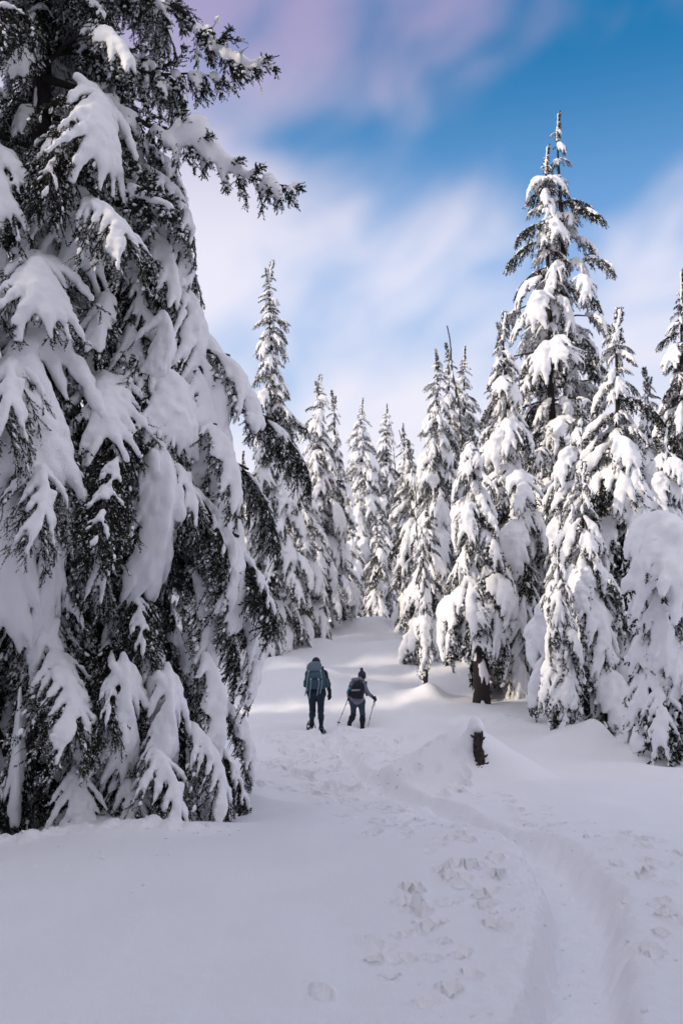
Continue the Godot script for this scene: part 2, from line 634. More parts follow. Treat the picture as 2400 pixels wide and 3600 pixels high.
# where a tree's boughs grow: [Transform3D, proto]
func bough_list(d: Dictionary, limbs: Array) -> Array:
	var r := RandomNumberGenerator.new()
	r.seed = d.seed
	var out := []
	var H: float = d.H
	var R: float = d.R
	var y: float = d.get("low", 0.06) * H
	var pw: float = d.get("pow", 0.8)
	var lean: Vector3 = d.get("lean", Vector3.ZERO)
	var dens: float = d.get("dens", 1.0)
	var az := r.randf() * TAU
	var ragged: float = d.get("ragged", 0.25)
	while y < H * 0.985:
		var t := y / H
		var prof := pow(1.0 - t, pw)
		var lo: float = d.get("under", 0.75)
		prof *= lerpf(lo, 1.0, smoothstep(0.0, 0.25, t))
		if d.has("profile"):
			prof = d.profile.call(y) / R
		var L := maxf(R * prof, 0.16 * minf(1.0, R))
		var cnt := int(clampf(2.6 + L * 2.6 * dens, 3, 7))
		for k in cnt:
			az += TAU / cnt + r.randf_range(-0.35, 0.35)
			var l := L * r.randf_range(1.0 - ragged * 1.6, 1.0 + ragged) * 1.18
			if l < 0.05:
				continue
			var pitch := deg_to_rad(lerpf(d.get("p0", -34.0), d.get("p1", 8.0), pow(t, 1.4)) + r.randf_range(-12, 12))
			var wide: float = l * r.randf_range(0.75, 1.15) * d.get("wide", 1.0)
			if l < 0.6:
				wide = maxf(wide, l * 0.9)
			var w: Array = d.w if t < d.get("split", 2.0) else d.w2
			var pr := pick(r, w)
			var at := lean * t + Vector3(0, y + r.randf_range(-0.1, 0.1) * minf(L, 1.0), 0)
			var radial := Vector3(cos(az), 0, -sin(az))
			at += radial * 0.03
			# long branches: a bare limb carries the bough further out
			var most: float = d.get("most", 1.3)
			if l > most:
				var off := l - most
				var from := at
				at += radial * off + Vector3(0, off * tan(pitch * 0.6), 0)
				limbs.append([from, at, 0.012 + 0.012 * l])
				if r.randf() < 0.55:
					out.append([bough_xf(from.lerp(at, 0.3), az + r.randf_range(-0.4, 0.4), pitch, r.randf_range(-0.2, 0.2), Vector3.ONE * most * r.randf_range(0.6, 0.85)), pick(r, w)])
				wide = wide * most / l
				l = most
			out.append([bough_xf(at, az, pitch, r.randf_range(-0.2, 0.2), Vector3(l, l * r.randf_range(0.85, 1.15), wide)), pr])
		az += 0.7
		y += clampf(0.30 * L + 0.12, 0.12, 0.5) * d.get("gap", 1.0) * r.randf_range(0.8, 1.2)
	# top shoot
	var s: float = clampf(R, 0.5, 1.5) * 0.62
	out.append([bough_xf(lean + Vector3(0, H - s * 0.7, 0), az, deg_to_rad(86 + r.randf_range(-4, 4)), 0, Vector3(s, s * 0.7, s * 0.7)), 11])
	out.append([bough_xf(lean + Vector3(0, H - s * 0.75, 0), az + 1.7, deg_to_rad(80), 0, Vector3(s * 0.7, s * 0.6, s * 0.6)), 11])
	return out


func trunk_mesh(H: float, r0: float, lean: Vector3, seed_: int, snowy := true, sides := 9) -> ArrayMesh:
	var b := Buf.new()
	var pts := PackedVector3Array()
	var rr := PackedFloat32Array()
	var m := 22
	for k in m:
		var t := float(k) / (m - 1)
		var wob := Vector3(soft.get_noise_2d(t * 2.0, seed_), 0, soft.get_noise_2d(t * 2.0 + 40.0, seed_)) * 0.15 * t * (1.0 - t) * 4.0 * clampf(H / 10.0, 0.2, 1.0)
		pts.append(lean * t + wob + Vector3(0, lerpf(-0.4, H, t), 0))
		rr.append(r0 * (pow(1.0 - t, 0.85) * 0.95 + 0.03) * (1.0 + 0.35 * exp(-t * 22.0)))
	b.tube(pts, rr, sides, Color(0.030, 0.023, 0.020), noise, 0.4)
	return b.mesh(M.bark)


# snow plastered on one side of a trunk
func trunk_snow(H: float, r0: float, lean: Vector3, seed_: int, from := 0.0, to := 0.8, cnt := 26) -> ArrayMesh:
	var b := Buf.new()
	var r := RandomNumberGenerator.new()
	r.seed = seed_ + 77
	for k in cnt:
		var t := r.randf_range(from, to)
		var a := r.randf_range(-0.9, 0.9) + 0.6
		var rad := r0 * (pow(1.0 - t, 0.85) * 0.95 + 0.03)
		var d := Vector3(-sin(a), 0, cos(a))
		var s := rad * r.randf_range(0.25, 0.6)
		b.lump(lean * t + Vector3(0, lerpf(-0.4, H, t), 0) + d * rad * 0.92, Basis(d.cross(Vector3.UP) * s, Vector3.UP * s * r.randf_range(1.4, 4.0), d * s * 0.4), WHITE, noise, 7, 6)
	return b.mesh(M.snow)


func near_bough(tree: Node3D, set_: Array, xf: Transform3D, pr: int, k: int) -> void:
	var o := MeshInstance3D.new()
	o.name = "bough" if k == 0 else "bough_%03d" % k
	o.mesh = set_[pr].f
	o.transform = xf
	tree.add_child(o)
	var s := MeshInstance3D.new()
	s.name = "snow_load"
	s.mesh = set_[pr].s
	if pr >= 5:
		s.set_meta("kind", "stuff")
	o.add_child(s)


func copies(called: String, mesh: Mesh, xfs: Array, tree: Node3D) -> void:
	var mm := MultiMesh.new()
	mm.transform_format = MultiMesh.TRANSFORM_3D
	mm.mesh = mesh
	mm.instance_count = xfs.size()
	for k in xfs.size():
		mm.set_instance_transform(k, xfs[k])
	var o := MultiMeshInstance3D.new()
	o.name = called
	o.multimesh = mm
	o.set_meta("kind", "stuff")
	tree.add_child(o, true)


# a snow laden conifer; near: every bough a part of its own, else the crown and its snow joined
func conifer(called: String, label: String, at: Vector3, d: Dictionary, mode: int, group := "") -> Node3D:
	var g := at
	if not d.has("fixed"):
		g.y = height(at.x, at.z) - 0.05
	d.H = d.top - g.y if d.has("top") else d.H
	var tree := thing(called, label, "tree", g, group)
	var r0: float = d.get("trunk", clampf(0.022 * d.H, 0.04, 0.24))
	var lean: Vector3 = d.get("lean", Vector3.ZERO)
	var tr := part("trunk", trunk_mesh(d.H * 0.985, r0, lean, d.seed), tree)
	if mode < 2:
		part("snow_patches", trunk_snow(d.H * 0.985, r0, lean, d.seed), tr).set_meta("kind", "stuff")
	var limbs := []
	var bl := bough_list(d, limbs)
	if limbs.size() > 0:
		var lb := Buf.new()
		for q in limbs:
			var m: Vector3 = q[0].lerp(q[1], 0.5) + Vector3(0, 0.05, 0)
			lb.tube(PackedVector3Array([q[0], m, q[1], q[1] + (q[1] - m) * 0.3]), PackedFloat32Array([q[2], q[2] * 0.85, q[2] * 0.7, q[2] * 0.4]), 5, Color(0.030, 0.024, 0.021), noise, 0.3, false)
		part("limbs", lb.mesh(M.bark), tree).set_meta("kind", "stuff")
	if d.has("extra"):
		for x in d.extra:
			bl.append(x)
	if mode < 2:
		var set_: Array = near_protos if mode == 0 else mid_protos
		for k in bl.size():
			if k < 300:
				near_bough(tree, set_, bl[k][0], bl[k][1], k)
	else:
		# two kinds of bough per tree keep the crown cheap
		var sets := {}
		for x in bl:
			var pr: int = x[1]
			sets.get_or_add(pr, []).append(x[0])
		for pr in sets:
			copies("crown", mid_protos[pr].f, sets[pr], tree)
			copies("snow_load", mid_protos[pr].s, sets[pr], tree)
	return tree


# ---------------------------------------------------------------- ground
const KNOTS := [[-60, 0.6], [0, 0.0], [10, 0.0], [18, 0.05], [23, 0.12], [27, 0.32], [31, 0.95], [38, 2.25], [46, 3.3], [55, 4.2], [64, 5.3], [80, 7.0], [120, 10.0], [300, 16.0], [700, 20.0]]
# x, z, height, radius across, radius along, power
const BUMPS := [
	[-1.7, -33.0, 0.62, 2.0, 1.9], [-5.0, -30.0, 0.3, 3.0, 3.0], [0.45, -26.6, -0.33, 1.4, 1.3], [0.05, -24.6, 0.10, 0.5, 0.5], [-2.3, -25.0, 0.22, 1.2, 1.5],
	[4.26, -19.4, 0.28, 0.45, 0.45], [4.75, -19.0, 0.45, 0.34, 0.38], [5.4, -18.1, 0.25, 0.8, 0.6], [6.15, -17.6, 0.3, 0.45, 0.5], [5.7, -17.0, -0.22, 0.6, 0.5],
	[2.62, -29.8, 0.26, 0.4, 0.5], [2.45, -30.0, 0.2, 1.1, 0.8], [3.6, -28.6, 0.12, 1.3, 0.8], [-2.9, -11.6, -0.28, 1.5, 1.1], [-2.75, -11.0, 0.34, 0.4, 0.4], [-1.3, -12.2, 0.1, 0.6, 0.8],
	[-3.6, -10.6, -0.1, 0.7, 0.5], [1.2, -47.0, 0.35, 2.4, 1.6], [-0.4, -42.0, -0.3, 3.0, 2.0], [-4.2, -7.0, 0.14, 3.2, 2.2], [4.6, -9.0, 0.1, 2.6, 3.0], [1.0, -21.5, 0.10, 1.6, 1.4],
]
const TRAIL := [[0.6, 2.0, 0.3], [0.75, -3.5, 0.30], [1.03, -4.9, 0.28], [1.43, -6.4, 0.26], [1.66, -7.4, 0.27], [1.74, -8.7, 0.25], [1.46, -10.5, 0.20], [1.15, -12.2, 0.22], [0.62, -13.9, 0.24], [0.24, -15.6, 0.17], [0.14, -17.2, 0.13], [-0.06, -19.6, 0.16], [-0.40, -22.9, 0.2]]
const SIDE_TRAIL := [[1.2, -25.0, 0.25], [2.4, -24.6, 0.25], [4.0, -25.6, 0.3], [6.5, -27.5, 0.3]]


func base_height(z: float) -> float:
	var u := -z
	var n := KNOTS.size()
	var k := 0
	while k < n - 2 and u > KNOTS[k + 1][0]:
		k += 1
	var x0: float = KNOTS[k][0]
	var x1: float = KNOTS[k + 1][0]
	var y0: float = KNOTS[k][1]
	var y1: float = KNOTS[k + 1][1]
	var s := (y1 - y0) / (x1 - x0)
	var m0 := s
	var m1 := s
	if k > 0:
		m0 = (s + (y0 - KNOTS[k - 1][1]) / (x0 - KNOTS[k - 1][0])) * 0.5
	if k < n - 2:
		m1 = (s + (KNOTS[k + 2][1] - y1) / (KNOTS[k + 2][0] - x1)) * 0.5
	var w := x1 - x0
	var t := clampf((u - x0) / w, 0.0, 1.0)
	var t2 := t * t
	var t3 := t2 * t
	return (2 * t3 - 3 * t2 + 1) * y0 + (t3 - 2 * t2 + t) * w * m0 + (-2 * t3 + 3 * t2) * y1 + (t3 - t2) * w * m1


# the lie of the snow without tracks
func height(x: float, z: float) -> float:
	var y := base_height(z)
	var far := clampf(-z / 40.0, 0.0, 1.0)
	y += soft.get_noise_2d(x * 0.16, z * 0.16) * lerpf(0.10, 0.38, far)
	y += soft.get_noise_2d(x * 0.55 + 30.0, z * 0.55) * lerpf(0.03, 0.12, far)
	for b in BUMPS:
		var dx: float = (x - b[0]) / b[3]
		var dz: float = (z - b[1]) / b[4]
		var q := dx * dx + dz * dz
		if q < 9.0:
			y += b[2] * exp(-q)
	# the drift round the broken stump: a cone with hollow sides
	var r := Vector2((x - 1.83) / 1.05, (z + 14.9) / 0.72).length()
	if r < 2.2:
		y += 0.80 * pow(maxf(0.0, 1.0 - r / 1.3), 1.1)
	y += 0.08 * smoothstep(2.5, 6.0, x) * smoothstep(-15.0, -19.0, z) * smoothstep(-27.0, -21.0, z)
	return y


func trail_at(x: float, z: float, line: Array) -> Vector2:
	# distance from the middle of the trail in half widths, and side
	var best := 1e9
	var side := 0.0
	for k in line.size() - 1:
		var ax: float = line[k][0]
		var az: float = line[k][1]
		var bx: float = line[k + 1][0] - ax
		var bz: float = line[k + 1][1] - az
		var t := clampf(((x - ax) * bx + (z - az) * bz) / (bx * bx + bz * bz), 0.0, 1.0)
		var dx := x - ax - bx * t
		var dz := z - az - bz * t
		var w := lerpf(line[k][2], line[k + 1][2], t)
		var d := sqrt(dx * dx + dz * dz) / w
		if d < best:
			best = d
			side = signf(dx * bz - dz * bx)
	return Vector2(best, side)


func tracked(x: float, z: float) -> float:
	var y := height(x, z)
	if z > -16.0 and z < -3.5 and absf(x) < 9.0:
		# wind crust: fine ripples and grain
		y += 0.007 * noise.get_noise_2d(x * 2.2 + z * 0.8, z * 6.0) + 0.0035 * noise.get_noise_2d(x * 13.0, z * 13.0)
	if x > -2.0 and x < 3.4 and z > -25.5 and z < 2.5:
		var t := trail_at(x, z, TRAIL)
		if t.x < 3.2:
			var nz := noise.get_noise_2d(x * 3.0, z * 3.0)
			var e := t.x + nz * 0.25
			y -= lerpf(0.27, 0.17, smoothstep(-5.0, -22.0, z)) * (1.0 - smoothstep(0.5, 1.0 if t.y > 0.0 else 1.35, e))
			y += 0.03 * exp(-pow((e - 1.45) / 0.35, 2.0)) * (0.6 + nz)
			y += 0.022 * noise.get_noise_2d(x * 7.0, z * 7.0) * (1.0 - smoothstep(0.9, 2.6, t.x))
			y -= 0.035 * exp(-pow((e - 0.35) / 0.18, 2.0)) * (1.0 if t.y > 0.0 else 0.4)
	if x > 0.8 and z < -23.0 and z > -29.0:
		var t2 := trail_at(x, z, SIDE_TRAIL)
		if t2.x < 3.0:
			y -= 0.08 * (1.0 - smoothstep(0.4, 1.3, t2.x + 0.4 * noise.get_noise_2d(x * 2.0, z * 2.0)))
			y += 0.04 * noise.get_noise_2d(x * 5.0, z * 5.0) * (1.0 - smoothstep(1.0, 3.0, t2.x))
	# crumbly edge where the snow breaks off in front of the big trees
	if x < -0.9 and z < -9.0 and z > -10.8:
		var e2 := -9.75 + 0.12 * noise.get_noise_2d(x * 1.7, 4.0)
		y += 0.10 * exp(-pow((z - e2) / 0.16, 2.0)) * (0.55 + 0.9 * noise.get_noise_2d(x * 5.0, z * 5.0)) * smoothstep(-0.9, -1.6, x)
	var key := Vector2i(floori(x * 2.0), floori(z * 2.0))
	if dents.has(key):
		for q in dents[key]:
			var dx: float = x - q[0]
			var dz: float = z - q[1]
			var ca: float = q[4]
			var sa: float = q[5]
			var u: float = (dx * ca + dz * sa) / q[2]
			var w: float = (-dx * sa + dz * ca) / q[3]
			var e := u * u + w * w
			if e < 5.0:
				y -= q[6] * (1.0 - smoothstep(0.5, 1.05, e + 0.7 * noise.get_noise_2d(x * 9.0, z * 9.0)))
				y += q[6] * 0.30 * exp(-pow((sqrt(e) - 1.35) / 0.3, 2.0))
	return y


func add_dent(x: float, z: float, l: float, w: float, ang: float, deep: float) -> void:
	var q := [x, z, l, w, cos(ang), sin(ang), deep]
	for i in range(floori((x - l * 2.2) * 2.0), floori((x + l * 2.2) * 2.0) + 1):
		for j in range(floori((z - l * 2.2) * 2.0), floori((z + l * 2.2) * 2.0) + 1):
			dents.get_or_add(Vector2i(i, j), []).append(q)


func scatter_prints() -> void:
	var r := RandomNumberGenerator.new()
	r.seed = 51
	# loose prints beside the trail
	for k in 330:
		var t := r.randf() * (TRAIL.size() - 3) + 2
		var i := int(t)
		var f := t - i
		var a: Array = TRAIL[i]
		var b: Array = TRAIL[mini(i + 1, TRAIL.size() - 1)]
		var cx := lerpf(a[0], b[0], f)
		var cz := lerpf(a[1], b[1], f)
		var off := r.randf_range(0.45, 1.15) * (-1.0 if r.randf() < 0.6 else 1.0)
		add_dent(cx + off, cz + r.randf_range(-0.3, 0.3), r.randf_range(0.04, 0.10), r.randf_range(0.03, 0.055), r.randf_range(0.6, 2.4), r.randf_range(0.04, 0.09))
	# two lines of steps left of the trail
	for line in [[Vector2(0.0, -5.5), Vector2(0.9, -8.6), 6], [Vector2(0.35, -9.5), Vector2(-0.35, -14.0), 7], [Vector2(2.1, -5.2), Vector2(2.4, -10.5), 7]]:
		for k in line[2]:
			var p: Vector2 = line[0].lerp(line[1], (k + r.randf_range(-0.2, 0.2)) / line[2])
			p.x += (0.11 if k % 2 else -0.11) + r.randf_range(-0.04, 0.04)
			add_dent(p.x, p.y, r.randf_range(0.07, 0.115), r.randf_range(0.04, 0.06), r.randf_range(1.0, 2.1), r.randf_range(0.05, 0.09))
	# trampled snow behind the hikers
	for k in 230:
		var z := -r.randf_range(13.5, 22.9)
		var x := -0.3 + (z + 20.0) * -0.06 + r.randfn() * 0.75
		add_dent(x, z, r.randf_range(0.07, 0.15), r.randf_range(0.05, 0.08), r.randf_range(0.8, 2.3), r.randf_range(0.05, 0.10))


func build_ground() -> void:
	scatter_prints()
	var zs := PackedFloat32Array()
	var z := 40.0
	while z > 1.0:
		zs.append(z)
		z -= maxf(0.3, z * 0.12)
	z = 1.0
	while z > -4.2:
		zs.append(z)
		z -= 0.2
	while z > -27.0:
		zs.append(z)
		z -= 0.006 * -z
	while z > -95.0:
		zs.append(z)
		z -= 0.014 * -z
	while z > -900.0:
		zs.append(z)
		z -= 0.06 * -z
	var ss := PackedFloat32Array()
	var s := 90.0
	while s > 1.0:
		ss.append(-s)
		s *= 0.72
	for k in 401:
		ss.append(-1.0 + k / 200.0)
	s = 1.0 / 0.72
	while s < 91.0:
		ss.append(s)
		s /= 0.72
	var nc := ss.size()
	var nr := zs.size()
	var b := Buf.new()
	b.v.resize(nc * nr)
	b.n.resize(nc * nr)
	b.c.resize(nc * nr)
	b.c.fill(WHITE)
	for j in nr:
		var zz := zs[j]
		var hw := 3.0 + 0.40 * maxf(0.0, -zz)
		for i in nc:
			var x := ss[i] * hw
			b.v[j * nc + i] = Vector3(x, tracked(x, zz), zz)
	for j in nr:
		for i in nc:
			var l := b.v[j * nc + maxi(i - 1, 0)]
			var rr := b.v[j * nc + mini(i + 1, nc - 1)]
			var d := b.v[maxi(j - 1, 0) * nc + i]
			var u := b.v[mini(j + 1, nr - 1) * nc + i]
			b.n[j * nc + i] = (rr - l).cross(u - d).normalized()
	for j in nr - 1:
		for i in nc - 1:
			var a := j * nc + i
			b.i.append(a); b.i.append(a + nc); b.i.append(a + 1)
			b.i.append(a + 1); b.i.append(a + nc); b.i.append(a + nc + 1)
	var o := part("ground", b.mesh(M.ground), self)
	o.set_meta("kind", "structure")
	o.set_meta("label", "smooth shaded snowfield with a trodden trail and drifts")


func build_crumbs() -> void:
	var r := RandomNumberGenerator.new()
	r.seed = 61
	var b := Buf.new()
	for k in 460:
		var x := 0.0
		var zz := 0.0
		if k < 220:
			var t := r.randf() * (TRAIL.size() - 3) + 1.5
			var i := int(t)
			var a: Array = TRAIL[i]
			var c: Array = TRAIL[i + 1]
			x = lerpf(a[0], c[0], t - i) + r.randfn() * 0.5
			zz = lerpf(a[1], c[1], t - i) + r.randfn() * 0.3
		elif k < 340:
			x = r.randf_range(-4.6, -0.9)
			zz = -9.75 + r.randfn() * 0.22
			if k % 3 == 0:
				zz = -r.randf_range(7.4, 9.8)
		else:
			zz = -r.randf_range(13.5, 23.0)
			x = -0.3 + r.randfn() * 0.9
		var s := r.randf_range(0.006, 0.022)
		if r.randf() < 0.08:
			s *= 1.8
		b.lump(Vector3(x, tracked(x, zz) - s * 0.15, zz), Basis.from_euler(Vector3(r.randf(), r.randf() * 6.0, r.randf())) * Basis.from_scale(Vector3(s * 1.3, s * 0.8, s)), WHITE, noise, 5, 4)
	var o := part("snow_crumbs", b.mesh(M.snow), self)
	o.set_meta("kind", "stuff")
	o.set_meta("label", "small crumbs of broken snow along the trail and its edges")
	o.set_meta("category", "snow")


# ---------------------------------------------------------------- the two big trees on the left
func extra(x: float, y: float, z: float, origin: Vector3, az_deg: float, pitch: float, l: float, wide: float, pr: int) -> Array:
	# az 0 points right (+X), 90 away from the camera, -90 towards it
	return [bough_xf(Vector3(x, y, z) - origin, deg_to_rad(az_deg), deg_to_rad(pitch), 0.0, Vector3(l, l, wide)), pr]


func build_left_trees() -> void:
	var oa := Vector3(-3.75, -0.45, -11.6)
	var da := {"seed": 41, "fixed": true, "top": 14.5, "R": 2.3, "low": 0.17, "p0": -24.0, "p1": -6.0, "most": 1.1, "w": [1.4, 0.4, 2, 4, 3.6], "w2": [1.6, 0.5, 1.6, 3, 4.5], "split": 0.5, "trunk": 0.27, "gap": 1.2,
		"profile": func(y: float) -> float: return 2.0 if y < 5.0 else lerpf(2.0, 1.3, clampf((y - 5.0) / 7.0, 0, 1)), "extra": []}
	# the great loads of snow that face the trail
	da.extra = [
		extra(-3.45, 5.45, -10.7, oa, -78, -26, 2.0, 1.9, 0), extra(-3.85, 5.75, -10.5, oa, -95, -10, 1.1, 1.2, 3), extra(-3.5, 3.75, -10.7, oa, -80, -38, 1.7, 1.0, 4),
		extra(-3.2, 3.55, -10.6, oa, -55, -48, 1.5, 0.7, 1), extra(-3.9, 7.4, -10.6, oa, -80, -12, 1.2, 1.2, 2), extra(-3.6, 6.6, -10.7, oa, -75, -40, 1.0, 0.7, 5), extra(-4.1, 3.1, -10.2, oa, -85, -48, 1.2, 0.7, 4),
		extra(-3.3, 1.35, -10.4, oa, -70, -62, 1.3, 0.55, 5), extra(-3.75, 6.2, -10.3, oa, -80, -55, 0.9, 0.5, 0),
	]
	conifer("old_conifer", "huge old conifer at the left edge, with deep snow hoods and long reaching limbs", oa, da, 0)
	var ob := Vector3(-2.9, -0.4, -12.0)
	var db := {"seed": 58, "fixed": true, "top": 9.5, "R": 2.3, "low": 0.11, "p0": -26.0, "p1": -14.0, "w": [1.5, 0.15, 3, 4, 3.8], "trunk": 0.21, "ragged": 0.22, "gap": 0.9, "dens": 1.15,
		"most": 1.05, "profile": func(y: float) -> float: return lerpf(1.74, 2.25, smoothstep(2.6, 5.0, y)) if y < 5.0 else lerpf(2.25, 0.25, clampf((y - 5.0) / 4.5, 0, 1)), "extra": []}
	db.extra = [
		extra(-2.5, 5.5, -11.2, ob, -35, -52, 1.3, 0.9, 1), extra(-2.6, 4.3, -10.9, ob, -65, -58, 1.6, 0.75, 5), extra(-2.1, 4.0, -10.9, ob, -55, -50, 1.5, 0.7, 4), extra(-1.75, 5.0, -11.4, ob, -28, -50, 1.5, 0.9, 2),
		extra(-2.1, 5.6, -11.0, ob, -50, -55, 0.8, 0.5, 3), extra(-2.3, 1.7, -10.6, ob, -60, -50, 1.1, 0.8, 0), extra(-1.85, 1.6, -10.7, ob, -60, -55, 1.1, 0.7, 0), extra(-1.75, 2.7, -11.4, ob, -15, -38, 1.25, 0.9, 5), extra(-1.55, 1.75, -11.2, ob, -20, -42, 1.15, 0.9, 6), extra(-1.65, 1.0, -11.0, ob, -28, -28, 0.95, 0.85, 8), extra(-1.6, 3.5, -11.3, ob, -18, -40, 1.2, 0.8, 7), extra(-2.0, 0.8, -10.7, ob, -50, -25, 0.95, 0.9, 7), extra(-2.75, 0.55, -10.6, ob, -70, -40, 0.75, 0.7, 1),
		extra(-1.75, 4.5, -11.6, ob, -10, -38, 1.4, 0.7, 6), extra(-1.7, 5.2, -11.4, ob, -14, -38, 1.45, 0.8, 5), extra(-1.95, 6.1, -11.5, ob, -12, -44, 1.3, 0.8, 2), extra(-2.1, 6.9, -11.6, ob, -15, -44, 1.2, 0.8, 0),
	]
	conifer("broad_conifer", "broad snow-draped conifer right of the huge old one, boughs hanging to the ground", ob, db, 0)
	build_limbs(oa)
	dead_branches(get_node("old_conifer"), 20, 0.5, 2.6, 17)
	dead_branches(get_node("broad_conifer"), 34, 0.45, 2.4, 18)


# bare dead branches low on a trunk
func dead_branches(tree: Node3D, cnt: int, y0: float, y1: float, seed_: int) -> void:
	var r := RandomNumberGenerator.new()
	r.seed = seed_
	for k in cnt:
		var b := Buf.new()
		var az := r.randf_range(-2.9, 0.9)
		var dir := Vector3(cos(az), r.randf_range(-0.35, 0.15), -sin(az) * -1.0).normalized()
		dir.z = absf(dir.z) if r.randf() < 0.8 else dir.z
		var p := Vector3(0, r.randf_range(y0, y1), 0)
		var pts := PackedVector3Array([p])
		var rr := PackedFloat32Array([0.024])
		var l := r.randf_range(0.9, 2.0)
		for j in 9:
			dir = (dir + Vector3(r.randf_range(-0.2, 0.2), r.randf_range(-0.26, 0.1), r.randf_range(-0.2, 0.2))).normalized()
			p += dir * l / 9.0
			pts.append(p)
			rr.append(lerpf(0.024, 0.004, (j + 1) / 9.0))
			for m in 3:
				if j < 2 or r.randf() < 0.3:
					continue
				var td := (dir + Vector3(r.randf_range(-1, 1), r.randf_range(-0.9, 0.5), r.randf_range(-1, 1))).normalized()
				var q := p
				var tp := PackedVector3Array([q])
				var tr := PackedFloat32Array([0.007])
				for n in 4:
					td = (td + Vector3(r.randf_range(-0.35, 0.35), r.randf_range(-0.35, 0.2), r.randf_range(-0.35, 0.35))).normalized()
					q += td * r.randf_range(0.04, 0.11)
					tp.append(q)
					tr.append(lerpf(0.007, 0.002, (n + 1) / 4.0))
				b.tube(tp, tr, 3, Color(0.042, 0.034, 0.030), null, 0.0, false)
		b.tube(pts, rr, 5, Color(0.038, 0.030, 0.026), noise, 0.3)
		part("dead_branch" if k == 0 else "dead_branch_%03d" % k, b.mesh(M.bark), tree)


